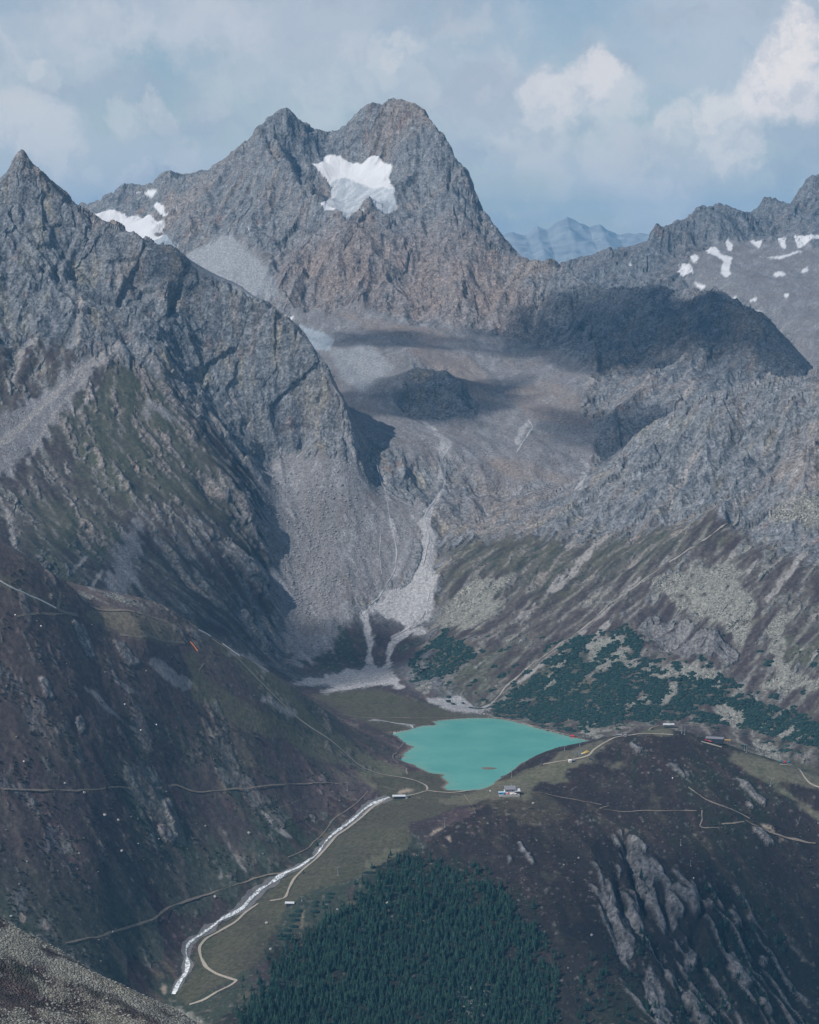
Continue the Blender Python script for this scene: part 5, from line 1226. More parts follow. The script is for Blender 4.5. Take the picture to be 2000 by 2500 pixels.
def lump_arrays(seed, rows=3, n_=8, jag=.28):
    """low bush: a ragged dome of leafy facets"""
    r = random.Random(seed)
    V = [(0, 0, 1.0)]; Fc = []
    for k in range(1, rows + 1):
        a = math.pi / 2 * k / rows
        for i in range(n_):
            t = 2 * math.pi * (i + .5 * (k % 2)) / n_
            q = 1 + r.uniform(-jag, jag)
            V.append((math.sin(a) * q * math.cos(t), math.sin(a) * q * math.sin(t), max(math.cos(a) * (1 + r.uniform(-jag, jag)), 0) - (.25 if k == rows else 0)))
    for i in range(n_):
        Fc.append((0, 1 + i, 1 + (i + 1) % n_))
    for k in range(rows - 1):
        for i in range(n_):
            a = 1 + k * n_ + i; b = 1 + k * n_ + (i + 1) % n_; c_ = a + n_; d = b + n_
            Fc.append((a, c_, d)); Fc.append((a, d, b))
    return np.array(V, f32), Fc
LUMP = [lump_arrays(i) for i in range(5)]
nrg = np.random.default_rng(3)
VIS0 = (PYg <= np.minimum.accumulate(PYg, axis=1) + 6.0).ravel()
infr = (PX > -20) & (PX < 2020) & (PY > 0) & (PY < 2520) & VIS0
cand = np.nonzero((pine > .45) & infr & isr('right_mountain', 'valley_floor', 'cirque'))[0]
cand = nrg.permutation(cand)[:7000]
joined('dwarf_pine_scrub', [(X2[i], Y2[i], Z2_[i] - .4, s := nrg.uniform(2.2, 5.2), s * nrg.uniform(.7, 1.2), nrg.uniform(1.4, 2.8), nrg.uniform(0, 6.28), int(nrg.integers(5))) for i in cand], LUMP, M_scrub, 'dark green dwarf pine scrub spread over the slope above the lake', 'scrub')
# heather and juniper tufts on the near slopes
cand = np.nonzero((soil > .6) & infr & isr('knoll', 'left_hill', 'right_mountain') & (Zn['meadow'] < .2) & (n_med + .6 * n_sml > .05))[0]
cand = nrg.permutation(cand)[:5200]
M_tuft = foliage_mat('heather_tufts', (.024, .026, .022), (.034, .036, .028), (.05, .05, .034))
joined('heather_scrub', [(X2[i], Y2[i], Z2_[i] - .2, s := nrg.uniform(.8, 2.6), s * nrg.uniform(.7, 1.3), nrg.uniform(.4, 1.1), nrg.uniform(0, 6.28), int(nrg.integers(5))) for i in cand], LUMP, M_tuft, 'low dark heather and juniper tufts dotting the open slopes', 'heather')
# planted strips of dwarf pine by the lift station
rows_ = [(690,770,400,445),(685,760,445,485),(655,770,500,545),(495,585,495,540),(435,570,545,590),(445,560,595,640),(440,540,640,705),(360,470,705,745),(300,475,760,800),(300,475,800,830),(840,940,290,360),(830,920,360,400),(820,890,400,445),(790,860,455,505),(1225,1360,75,140),(1300,1370,35,80),(1170,1280,335,375)]
bush_me = []
for i in range(4):
    V, Fc = lump_arrays(90 + i, 5, 16, .22)
    me = bpy.data.meshes.new('pine_strip'); me.from_pydata(V.tolist(), [], Fc); me.update(); me.materials.append(M_scrub); bush_me.append(me)
for i, (a, b, c0_, d0_) in enumerate(rows_):
    (pa, pb), (qa, qb) = L4((a, (c0_ + d0_) / 2), (b, (c0_ + d0_) / 2))
    A_ = np.array(pick(pa, d0_ * .2319 + 2100)); B_ = np.array(pick(qa, d0_ * .2319 + 2100))
    m_ = (A_ + B_) / 2; w = min(np.linalg.norm((B_ - A_)[:2]) / 2, 14)
    o = bpy.data.objects.new('dwarf_pine_strip', bush_me[i % 4]); COL.objects.link(o)
    o.location = (m_[0], m_[1], ground(m_[0], m_[1])[0] - .4); o.scale = (max(w, 4), 2.6, 3.4); o.rotation_euler = (0, 0, math.atan2(B_[1] - A_[1], B_[0] - A_[0]) * .5)
    tag(o, 'dark green strip of planted dwarf pine on the slope between lower lift station and wood', 'shrub', 'planted dwarf pine strips')

# ------------------------------------------------------------------ boulders
def rock_arrays(seed, sub=1):
    r = random.Random(seed)
    bm = bmesh.new(); bmesh.ops.create_icosphere(bm, subdivisions=sub, radius=1.0)
    for v in bm.verts:
        v.co *= r.uniform(.68, 1.2)
    V = np.array([v.co[:] for v in bm.verts], f32); Fc = [tuple(q.index for q in f_.verts) for f_ in bm.faces]
    bm.free()
    return V, Fc
RK = [rock_arrays(i) for i in range(6)]
RK2 = [rock_arrays(100 + i, 2) for i in range(4)]
cone = soft(raster([V5((240,290),(540,300),(700,400),(840,700),(860,1200),(620,1330),(500,1520),(260,1500),(180,1000),(160,560))]), 3)
cb = soft(raster([V5((420,480),(640,560),(660,900),(640,1250),(540,1540),(280,1480),(330,1150),(370,900))]), 6)
ui = np.clip(PX / 2, 0, RW - 1).astype(int); vi = np.clip(PY / 2, 0, RH - 1).astype(int)
wgt = np.where(infr & isr('cirque'), cone[vi, ui] * .12 + cb[vi, ui] ** 2, 0); wgt /= wgt.sum()
pk = nrg.choice(NV, 2600, replace=False, p=wgt)
joined('scree_blocks', [(X2[i], Y2[i], Z2_[i], s := 1.1 + 3.4 * nrg.random() ** 4, s * nrg.uniform(.7, 1.2), s * nrg.uniform(.5, .9), nrg.uniform(0, 6.28), int(nrg.integers(6))) for i in pk], RK, M_debris, 'grey blocks scattered down the large scree cone', 'scree')
wgt = np.where(infr & isr('right_mountain', 'cirque', 'valley_floor'), Zn['lichen'], 0); wgt = wgt * (wgt > .4); wgt /= wgt.sum()
pk = nrg.choice(NV, 4200, replace=False, p=wgt)
joined('boulder_field', [(X2[i], Y2[i], Z2_[i], s := .9 + 2.0 * nrg.random() ** 3, s * nrg.uniform(.7, 1.2), s * nrg.uniform(.5, .9), nrg.uniform(0, 6.28), int(nrg.integers(6))) for i in pk], RK, M_lich, 'pale lichen covered blocks of the boulder fields above the lake', 'boulders')
wgt = np.where(infr & isr('near_slope'), 1.0, 0); wgt /= wgt.sum()
pk = nrg.choice(NV, 5200, replace=False, p=wgt)
joined('loose_stones', [(X2[i], Y2[i], Z2_[i] - .1, s := .3 + .95 * nrg.random() ** 3, s * nrg.uniform(.7, 1.2), s * nrg.uniform(.5, .9), nrg.uniform(0, 6.28), int(nrg.integers(6))) for i in pk if n_sml[i] + .7 * n_med[i] > -.22 + .6 * Zn['nearheath'][i]], RK, M_lich, 'pale broken stones covering the slope in the bottom left corner', 'stones')
wgt = np.where(infr & isr('left_hill', 'knoll', 'left_mountain', 'right_mountain') & (soil > .4) & (Zn['meadow'] < .3), (1 + n_med) ** 3, 0); wgt /= wgt.sum()
pk = nrg.choice(NV, 1300, replace=False, p=wgt)
joined('slope_stones', [(X2[i], Y2[i], Z2_[i], s := .6 + 1.7 * nrg.random() ** 5, s * nrg.uniform(.7, 1.2), s * nrg.uniform(.5, .9), nrg.uniform(0, 6.28), int(nrg.integers(6))) for i in pk], RK, simple('dull_stones', (.15, .15, .15), .95, var=.4), 'small grey stones strewn over the heath slopes', 'stones')
bp = Q7((573,320),(895,543),(455,692),(660,300),(1040,275),(490,220),(860,245),(430,200),(345,105),(265,65),(95,395),(500,350),(20,625),(320,360)) + L4((195,665),(240,940),(955,520),(1490,455)) + Q8((520,150),(715,380),(652,408),(772,705))
rk_me = []
for V, Fc in RK2:
    me = bpy.data.meshes.new('boulder'); me.from_pydata(V.tolist(), [], Fc); me.update(); me.materials.append(M_stone); rk_me.append(me)
for i, p in enumerate(bp):
    x, y, z = pick(*p)
    o = bpy.data.objects.new('boulder', rk_me[i % 4]); COL.objects.link(o)
    s = 1.7 + 1.6 * ((i * 37) % 10) / 10
    o.location = (x, y, z + .2 * s); o.scale = (s, s * .9, s * .75); o.rotation_euler = (0, 0, i * 1.7)
    tag(o, 'pale grey boulder lying alone on the dark heath slope', 'boulder', 'single boulders on the heath')
print('vegetation', round(time.time() - T0, 1))
# ------------------------------------------------------------------ buildings, lifts, small things
class Part:
    def __init__(self): self.V = []; self.F = []
    def box(self, c, s, rz=0.0):
        b = len(self.V); cx_, cy_, cz_ = c; hx, hy, hz = s[0] / 2, s[1] / 2, s[2] / 2
        ca, sa = math.cos(rz), math.sin(rz)
        for z in (-hz, hz):
            for (x, y) in ((-hx, -hy), (hx, -hy), (hx, hy), (-hx, hy)):
                self.V.append((cx_ + x * ca - y * sa, cy_ + x * sa + y * ca, cz_ + z))
        for f_ in ((0, 3, 2, 1), (4, 5, 6, 7), (0, 1, 5, 4), (1, 2, 6, 5), (2, 3, 7, 6), (3, 0, 4, 7)):
            self.F.append(tuple(b + i for i in f_))
        return self
    def prism(self, prof, y0, y1):
        """profile in x-z swept along y"""
        b = len(self.V); n_ = len(prof)
        for y in (y0, y1):
            for (x, z) in prof: self.V.append((x, y, z))
        for i in range(n_):
            j = (i + 1) % n_
            self.F.append((b + i, b + j, b + n_ + j, b + n_ + i))
        self.F.append(tuple(b + i for i in range(n_ - 1, -1, -1))); self.F.append(tuple(b + n_ + i for i in range(n_)))
        return self
    def prismx(self, prof, x0, x1):
        b = len(self.V); n_ = len(prof)
        for x in (x0, x1):
            for (y, z) in prof: self.V.append((x, y, z))
        for i in range(n_):
            j = (i + 1) % n_
            self.F.append((b + i, b + j, b + n_ + j, b + n_ + i))
        self.F.append(tuple(b + i for i in range(n_ - 1, -1, -1))); self.F.append(tuple(b + n_ + i for i in range(n_)))
        return self
    def tube(self, a, b_, r0, r1, n_=10):
        a = Vector(a); b_ = Vector(b_); d = (b_ - a).normalized()
        u = d.orthogonal().normalized(); w = d.cross(u)
        b = len(self.V)
        for p, r in ((a, r0), (b_, r1)):
            for i in range(n_):
                t = 2 * math.pi * i / n_
                self.V.append(tuple(p + u * (r * math.cos(t)) + w * (r * math.sin(t))))
        for i in range(n_):
            j = (i + 1) % n_
            self.F.append((b + i, b + j, b + n_ + j, b + n_ + i))
        self.F.append(tuple(b + i for i in range(n_ - 1, -1, -1))); self.F.append(tuple(b + n_ + i for i in range(n_)))
        return self
    def cone(self, c, r, h, n_=8):
        b = len(self.V); self.V.append((c[0], c[1], c[2] + h))
        for i in range(n_):
            t = 2 * math.pi * i / n_
            self.V.append((c[0] + r * math.cos(t), c[1] + r * math.sin(t), c[2]))
        for i in range(n_): self.F.append((b, b + 1 + i, b + 1 + (i + 1) % n_))
        self.F.append(tuple(b + n_ - i for i in range(n_)))
        return self
    def build(self, name, mat, parent):
        return mesh_obj(name, self.V, self.F, mat, parent)
P_ = Part
m_white = simple('white_render', (.72, .72, .72), .7, scale=.5, var=.12)
m_timber = simple('dark_timber', (.075, .05, .038), .8, scale=2)
m_wood = simple('pale_timber', (.42, .27, .12), .7, scale=2)
m_slate = simple('slate_roof', (.2, .2, .225), .6, scale=.8)
m_metal = simple('sheet_metal_roof', (.62, .65, .68), .45, metal=.2, scale=.4, var=.12)
m_steel = simple('galvanised_steel', (.3, .33, .35), .5, metal=.5, scale=2, var=.15)
m_dark = simple('dark_cladding', (.035, .04, .048), .5, scale=1)
m_conc = simple('concrete', (.33, .33, .32), .9, scale=.7)
m_glass = simple('window_glass', (.03, .045, .06), .1, scale=.2, spec=.6)
m_red = simple('red_cloth', (.5, .035, .05), .7, scale=1)
m_blue = simple('blue_cloth', (.05, .2, .42), .7, scale=1)
m_lblue = simple('pale_blue_cloth', (.4, .6, .7), .7, scale=1)
m_cream = simple('white_cloth', (.75, .74, .72), .7, scale=1)
m_yell = simple('yellow_foam', (.62, .42, .09), .7, scale=1)
m_teal = simple('teal_tarpaulin', (.04, .2, .2), .6, scale=1)
m_orng = simple('orange_mesh', (.6, .2, .06), .7, scale=1)
def thing(name, px, label, cat, rz=0.0, group=None, at=None):
    x, y, z = at if at else pick(*px)
    z = float(ground(x, y)[0])
    e_ = empty(name, (x, y, z), rz)
    return tag(e_, label, cat, group)

# mountain restaurant above the outlet of the lake
R6 = crop(1180, 1880, .06957)
t = thing('mountain_restaurant', R6((930, 830))[0], 'white and dark timber mountain restaurant with grey roofs on the knoll by the lake', 'restaurant', .12)
w = P_().box((0, 3, 2.0), (17, 11, 9)).build('wall', m_white, t)
P_().box((0, 3, 7.6), (17.2, 11.2, 2.2)).build('upper_storey', m_timber, t)
r = P_().prismx([(-4.6, 8.2), (3, 13.0), (10.6, 8.2), (10.6, 7.8), (3, 12.5), (-4.6, 7.8)], -9.6, 9.6).build('roof', m_slate, t)
P_().box((3, 3.5, 13.2), (1.1, 1.1, 2.6)).build('chimney', m_conc, r)
P_().prismx([(-3.2, 8.2), (3, 12.3), (9.2, 8.2)], -8.4, 8.4).build('gable', m_timber, t)
for i in range(6):
    wd = P_().box((-7 + i * 2.8, -2.56, 5.4), (1.5, .12, 1.5)).build('window', m_glass, t)
    P_().box((-7 + i * 2.8, -2.6, 4.55), (1.8, .3, .15)).build('sill', m_timber, wd)
for i in range(4):
    P_().box((-6 + i * 4, -2.56, 7.7), (1.3, .14, 1.2)).build('window', m_cream, t)
P_().box((-2.0, -2.58, 1.9), (2.2, .14, 3.0)).build('door', m_red, t)
P_().box((12, 0, 1.8), (9, 8, 6.6)).build('annex', m_timber, t)
P_().prismx([(-5.0, 4.9), (4.4, 7.4), (4.4, 7.1), (-5.0, 4.6)], 7.3, 17.4).build('annex_roof', m_metal, t)
P_().box((-2, -8, -.8), (34, 10.5, 2.6)).build('terrace', m_conc, t)
for i in range(9):
    P_().box((-18 + i * 4, -13.0, 1.1), (.18, .18, 1.3)).build('railing_post', m_timber, t)
P_().box((-2, -13.0, 1.75), (34, .12, .15)).build('railing', m_timber, t)
P_().box((-14, -2, 2.2), (9, 6, 3.2)).build('bar', m_blue, t)
P_().box((-14, -2.3, 4.0), (11, 7.4, .3)).build('bar_awning', m_lblue, t)
for i, (x_, y_, mm, lab) in enumerate([(-12, -9, m_blue, 'blue parasol on the restaurant terrace, nearest the bar'), (-6, -9.5, m_red, 'red parasol in the middle of the restaurant terrace'), (1, -10, m_cream, 'white parasol on the restaurant terrace, nearest the annex'), (8, -9, m_cream, 'white parasol at the right end of the restaurant terrace')]):
    q = Vector((x_, y_, .5)); q.rotate(t.rotation_euler); q += Vector(t.location)
    e_ = empty('parasol', q); tag(e_, lab, 'parasol', 'parasols on the restaurant terrace')
    P_().tube((0, 0, 0), (0, 0, 2.6), .06, .06, 6).build('pole', m_steel, e_); P_().cone((0, 0, 2.3), 2.4, .7).build('canopy', mm, e_)

def lift_station(px, label, L_=24, W_=8, H_=4.4, rz=0.0, roof=None, round_end=True):
    t = thing('lift_station', px, label, 'lift station', rz)
    P_().box((0, 0, .2), (L_ * .72, W_ * .7, 4.6)).build('base', m_dark, t)
    for k in (-1, 1):
        P_().box((k * L_ * .25, 0, .4), (1.4, W_ * .5, 6.0)).build('pillar', m_conc, t)
    pr = [(-W_ / 2, H_), (-W_ * .42, H_ + 1.6), (-W_ * .2, H_ + 2.5), (W_ * .2, H_ + 2.5), (W_ * .42, H_ + 1.6), (W_ / 2, H_)]
    rf = P_().prismx(pr, -L_ / 2, L_ / 2).build('canopy', m_metal, t)
    P_().box((0, -W_ / 2 - .04, H_ + .5), (L_ * .9, .1, .5)).build('stripe', m_dark, rf)
    for i in range(4):
        P_().box((-L_ * .26 + i * L_ * .17, -W_ * .35 - .06, 1.7), (2.2, .12, 1.5)).build('window', m_glass, t)
    if round_end:
        P_().tube((L_ * .6, 0, -1), (L_ * .6, 0, 4.2), W_ * .42, W_ * .42, 16).build('turnaround', m_conc, t)
        P_().tube((L_ * .6, 0, 4.2), (L_ * .6, 0, 4.9), W_ * .5, W_ * .5, 16).build('bull_wheel', m_steel, t)
    return t
lift_station(L1((320, 1075))[0], 'white canopied chairlift station beside the stream near the lake outlet', 22, 8, 3.6, .05)
lift_station(L4((445, 478))[0], 'small white roofed lift station halfway down the stream above the wood', 14, 7, 3.4, -.05, round_end=False)
t = lift_station(L2((1420, 330))[0], 'white tube shaped lift top station on the crest of the knoll', 21, 7, 5.6, 0.0, round_end=False)
# dark gondola station with timber deck
t = thing('gondola_station', L3((610, 480))[0], 'large dark flat roofed gondola station on the right shoulder of the knoll', 'gondola station', -.25)
P_().box((0, 4, 2.2), (30, 15, 8.2)).build('wall', m_dark, t)
P_().box((0, 4, 6.5), (31.5, 16.5, .5)).build('roof', m_slate, t)
P_().box((5, -3.56, 3.2), (16, .14, 3.4)).build('glass_front', m_glass, t)
P_().box((-8, -3.56, 1.6), (3.0, .14, 4.0)).build('door', m_steel, t)
d_ = P_().box((21, 6, 3.6), (14, 9, .6)).build('timber_deck', m_wood, t)
for i in range(4):
    P_().box((16 + i * 3.6, 2.2, 1.2), (.35, .35, 4.8)).build('deck_post', m_wood, d_)
P_().box((21, 1.6, 4.9), (14, .15, 1.4)).build('deck_railing', m_wood, d_)
for i, lab in enumerate(['red parasol in front of the dark gondola station, leftmost of three', 'red parasol in front of the dark gondola station, middle one of three', 'red parasol in front of the dark gondola station, rightmost of three']):
    q = Vector((-14 + i * 4.4, -8, 0)); q.rotate(t.rotation_euler); q += Vector(t.location)
    q.z = float(ground(q.x, q.y)[0])
    e_ = empty('parasol', q); tag(e_, lab, 'parasol', 'red parasols at the gondola station')
    P_().tube((0, 0, -.4), (0, 0, 2.9), .07, .07, 6).build('pole', m_steel, e_); P_().cone((0, 0, 2.5), 2.6, .8).build('canopy', m_red, e_)

def hut(px, label, L_, W_, H_, wall, roof, rz=0.0, name='hut'):
    t = thing(name, px, label, 'hut', rz)
    P_().box((0, 0, H_ / 2 - .8), (L_, W_, H_ + 1.6)).build('wall', wall, t)
    P_().prismx([(-W_ / 2 - .4, H_ - .1), (0, H_ + W_ * .28), (W_ / 2 + .4, H_ - .1), (W_ / 2 + .4, H_ - .35), (0, H_ + W_ * .28 - .3), (-W_ / 2 - .4, H_ - .35)], -L_ / 2 - .4, L_ / 2 + .4).build('roof', roof, t)
    P_().box((-L_ * .22, -W_ / 2 - .05, 1.0), (1.1, .12, 2.0)).build('door', m_timber, t)
    P_().box((L_ * .2, -W_ / 2 - .05, 1.5), (1.3, .12, 1.0)).build('window', m_glass, t)
    return t
hut(L2((388, 688))[0], 'small white hut beside the gravel track on the knoll above the lake', 5.5, 4.5, 3.0, m_white, m_cream, .2)
hut(L2((418, 686))[0], 'small dark shed right beside the white hut on the knoll', 5.0, 4.5, 2.6, m_dark, m_slate, .2, 'shed')
hut(L2((905, 420))[0], 'long dark hut on the crest of the knoll by the track', 9, 5, 2.8, m_dark, m_slate, -.1)
hut(L2((965, 418))[0], 'short grey hut next to the long dark hut on the crest', 5, 4, 3.0, m_conc, m_slate, -.1)
hut(L2((600, 672))[0], 'low grey hut on the dark slope below the track of the knoll', 4.5, 3.5, 2.6, m_steel, m_dark, .1)
hut(L2((412, 428))[0], 'red boat hut on the stony right shore of the lake', 6, 4, 2.8, m_red, m_red, -.2)
hut(L2((455, 432))[0], 'small red shed on the shore right of the red boat hut', 4, 3, 2.2, m_red, m_timber, -.2, 'shed')
# pylons
def pylon(px_base, px_top, label, arm=4.2, lean=0.0, group='chairlift pylons'):
    x, y, z = pick(*px_base)
    for _ in range(30):
        if z > .6 or y < 3350: break
        px_base = (px_base[0], px_base[1] + 2); px_top = (px_top[0], px_top[1] + 2)
        x, y, z = pick(*px_base)
    h = max(6.0, min(22.0, (px_base[1] - px_top[1]) * y / F * 1.03))
    t = thing('lift_pylon', px_base, label, 'pylon', 0.0, group, at=(x, y, z))
    P_().box((0, 0, -.6), (2.0, 2.0, 2.2)).build('foundation', m_conc, t)
    P_().tube((0, 0, 0), (lean * h, 0, h), .5, .32, 10).build('mast', m_steel, t)
    a = P_().box((lean * h, 0, h + .2), (arm * 2, .5, .5)).build('crossarm', m_steel, t)
    for k in (-1, 1):
        P_().box((lean * h + k * arm * .92, 0, h - .1), (.45, 3.4, .6)).build('sheave_train', m_dark, a)
    P_().box((lean * h, .45, h * .5), (.5, .2, h * .9)).build('ladder', m_steel, t)
pylon(L1((808, 1188))[0], L1((800, 1088))[0], 'grey lift pylon on the meadow between lake outlet and wood')
pylon(L1((1502, 850))[0], L1((1497, 770))[0], 'lift pylon against the lake just above the restaurant')
pylon(L2((330, 572))[0], L2((327, 522))[0], 'left one of two lift pylons on the knoll edge against the lake')
pylon(L2((490, 524))[0], L2((489, 465))[0], 'right one of two lift pylons on the knoll edge against the lake')
pylon(L4((970, 162))[0], L4((960, 70))[0], 'lift pylon on the green slope above the small lift station', lean=-.06)
pylon(Q7((1463, 95))[0], Q7((1460, 60))[0], 'lift pylon on the dark hill slope across the stream')
pylon(L3((268, 388))[0], L3((266, 300))[0], 'left leg pylon beside the white top station on the crest')
pylon(L3((294, 402))[0], L3((304, 305))[0], 'right leg pylon beside the white top station on the crest', lean=.05)
pylon(L3((1202, 942))[0], L3((1225, 862))[0], 'leaning lift pylon on the ski slope below the gondola station', lean=.2)
pylon(L3((1706, 1074))[0], L3((1712, 985))[0], 'lift pylon at the right edge of the view below the shelf')
pylon(L3((925, 572))[0], L3((926, 505))[0], 'left pylon of the pair right of the gondola station', 2.6)
pylon(L3((946, 592))[0], L3((948, 510))[0], 'right pylon of the pair right of the gondola station', 2.6)
pylon(L4((575, 430))[0], L4((575, 385))[0], 'low lift mast right beside the small lower lift station', 3.2)
pylon(Q8((1145, 222))[0], Q8((1147, 198))[0], 'thin slope mast on the dark face below the footpath', 1.2)
pylon(Q8((1187, 412))[0], Q8((1189, 390))[0], 'thin slope mast above the rocky ribs of the knoll', 1.2)
# snow guns
def snow_gun(px, label):
    t = thing('snow_gun', px, label, 'snow gun', 0, 'snow guns on the slopes')
    P_().tube((0, 0, -.5), (0, 0, 2.6), .18, .14, 8).build('post', m_steel, t)
    P_().tube((-.9, 0, 3.0), (.9, 0, 3.4), .85, .95, 12).build('drum', m_cream, t)
for px, lab in [(Q5((66, 442))[0], 'white snow gun at the upper left below the white fence'), (Q5((525, 820))[0], 'white snow gun on the dark middle slope of the left hill'), (Q5((176, 490))[0], 'bluish white snow gun on the rocky left hillside'), (Q8((1105, 50))[0], 'white snow gun on the heath below the crest of the knoll'), (Q8((1205, 474))[0], 'white snow gun on top of the rocky ribs'), (Q5((587, 925))[0], 'white snow gun low on the left hill, left of a pair'), (Q5((655, 904))[0], 'white snow gun low on the left hill, right of a pair'), (Q5((93, 1063))[0], 'lone white snow gun near the left edge of the hill')]:
    snow_gun(px, lab)
# fences
def fence(pxs, label, mat, h=2.6, group=None):
    C_ = chain(pxs, 6.0)
    z_ = ground(C_[:, 0], C_[:, 1])
    o0 = (C_[0, 0], C_[0, 1], float(z_[0]))
    t = empty('snow_fence', o0); tag(t, label, 'fence', group)
    for i in range(len(C_)):
        P_().tube((C_[i, 0] - o0[0], C_[i, 1] - o0[1], z_[i] - o0[2] - .8), (C_[i, 0] - o0[0], C_[i, 1] - o0[1], z_[i] - o0[2] + h + .3), .12, .1, 6).build('post', m_steel, t)
    for i in range(len(C_) - 1):
        a, b = C_[i], C_[i + 1]
        d = b - a; n_ = np.array([-d[1], d[0]]) / (np.linalg.norm(d) + 1e-9) * .05
        V = []
        for (q, zq) in ((a, z_[i]), (b, z_[i + 1])):
            for sgn in (-1, 1):
                for hh in (.35, h):
                    V.append((q[0] + sgn * n_[0] - o0[0], q[1] + sgn * n_[1] - o0[1], zq + hh - o0[2]))
        mesh_obj('panel', V, [(0, 1, 5, 4), (2, 6, 7, 3), (1, 3, 7, 5), (0, 4, 6, 2), (0, 2, 3, 1), (4, 5, 7, 6)], mat, t)
fence(Q5((2, 292), (60, 325), (130, 358), (245, 412)), 'long white snow fence running down the upper left hill', m_cream)
fence(Q5((838, 499), (893, 527)), 'short white snow fence on the skyline of the left hill', m_cream)
fence(Q5((938, 558), (975, 583), (1010, 608)), 'white snow fence beside the gravel road on the ridge', m_cream)
fence(Q5((803, 550), (820, 568), (835, 590)), 'orange snow fence at the top of the green ski slope', m_orng)
# stored snow fences and yellow mats above the track
S7 = crop(1360, 1780, .06957)
for i in range(8):
    a = S7((560 + i * 44, 960 - i * 12))[0]; b = S7((560 + i * 40 - 20, 800 - i * 6))[0]
    A_ = np.array(pick(*a)); B_ = np.array(pick(*b))
    m_ = (A_ + B_) / 2; d = B_ - A_; ln = float(min(np.linalg.norm(d[:2]), 26))
    t = thing('pole_rack', None, 'row of grey poles laid out beside the yellow mats on the knoll', 'pole rack', math.atan2(d[1], d[0]), 'rows of stored poles', at=tuple(m_))
    sl_ = (float(ground(B_[0], B_[1])[0]) - float(ground(A_[0], A_[1])[0])) / max(ln, 1)
    P_().tube((-ln / 2, 0, .5 - sl_ * ln / 2), (ln / 2, 0, .5 + sl_ * ln / 2), .28, .28, 8).build('pole', m_steel, t)
    for k in (-.45, 0, .45):
        P_().box((k * ln, 0, .1 + sl_ * ln * k), (.3, 1.0, 1.2)).build('support', m_conc, t)
for i, (pts_, mm, lab) in enumerate([(S7((860, 865), (1040, 775)), m_yell, 'upper yellow mat of the pair beside the stored poles'), (S7((930, 860), (1090, 800)), m_yell, 'lower yellow mat of the pair beside the stored poles'), (S7((850, 880), (930, 850)), m_cream, 'white mat between the stored poles and the yellow mats')]):
    A_ = np.array(pick(*pts_[0])); B_ = np.array(pick(*pts_[1])); m_ = (A_ + B_) / 2; d = B_ - A_
    ln = float(min(np.linalg.norm(d[:2]), 16))
    t = thing('foam_mat', None, lab, 'mat', math.atan2(d[1], d[0]), None, at=tuple(m_))
    sl_ = (B_[2] - A_[2]) / max(np.linalg.norm(d[:2]), 1)
    b_ = Part(); b_.box((0, 0, .6), (ln, 2.4, .8)); b_.V = [(x, y, z + x * sl_) for x, y, z in b_.V]; b_.build('pad', mm, t)
    b_ = Part(); b_.box((0, 0, .15), (ln * .9, 2.0, .3)); b_.V = [(x, y, z + x * sl_) for x, y, z in b_.V]; b_.build('pallet', m_wood, t)
# sign by the restaurant path
t = thing('information_board', R6((235, 790))[0], 'white information board beside the path left of the restaurant', 'sign', .1)
P_().tube((-.7, 0, -.3), (-.7, 0, 4.2), .12, .12, 6).build('post', m_steel, t); P_().tube((.7, 0, -.3), (.7, 0, 4.2), .12, .12, 6).build('post', m_steel, t)
P_().box((0, -.2, 3.2), (2.6, .15, 2.4)).build('panel', m_white, t)
# parked slope machines on the shelf at the right
def machine(px, label, mat, rz):
    t = thing('slope_groomer', px, label, 'slope groomer', rz)
    for k in (-1, 1):
        P_().box((0, k * 1.7, .6), (5.2, 1.1, 1.2)).build('track', m_dark, t)
    P_().box((.2, 0, 1.5), (4.6, 2.6, .9)).build('chassis', mat, t)
    c_ = P_().box((1.0, 0, 2.7), (2.0, 2.3, 1.7)).build('cab', mat, t)
    P_().box((2.03, 0, 2.8), (.08, 2.0, 1.1)).build('windscreen', m_glass, c_)
    P_().box((3.6, 0, .8), (.3, 4.4, 1.2)).build('blade', m_steel, t)
machine(L3((1300, 700))[0], 'teal slope groomer parked on the grassy shelf, leftmost of three', m_teal, .2)
machine(L3((1345, 703))[0], 'red slope groomer parked on the grassy shelf, middle of three', m_red, .1)
machine(L3((1385, 700))[0], 'dark blue slope groomer parked on the grassy shelf, rightmost of three', m_blue, .3)
print('things', round(time.time() - T0, 1))
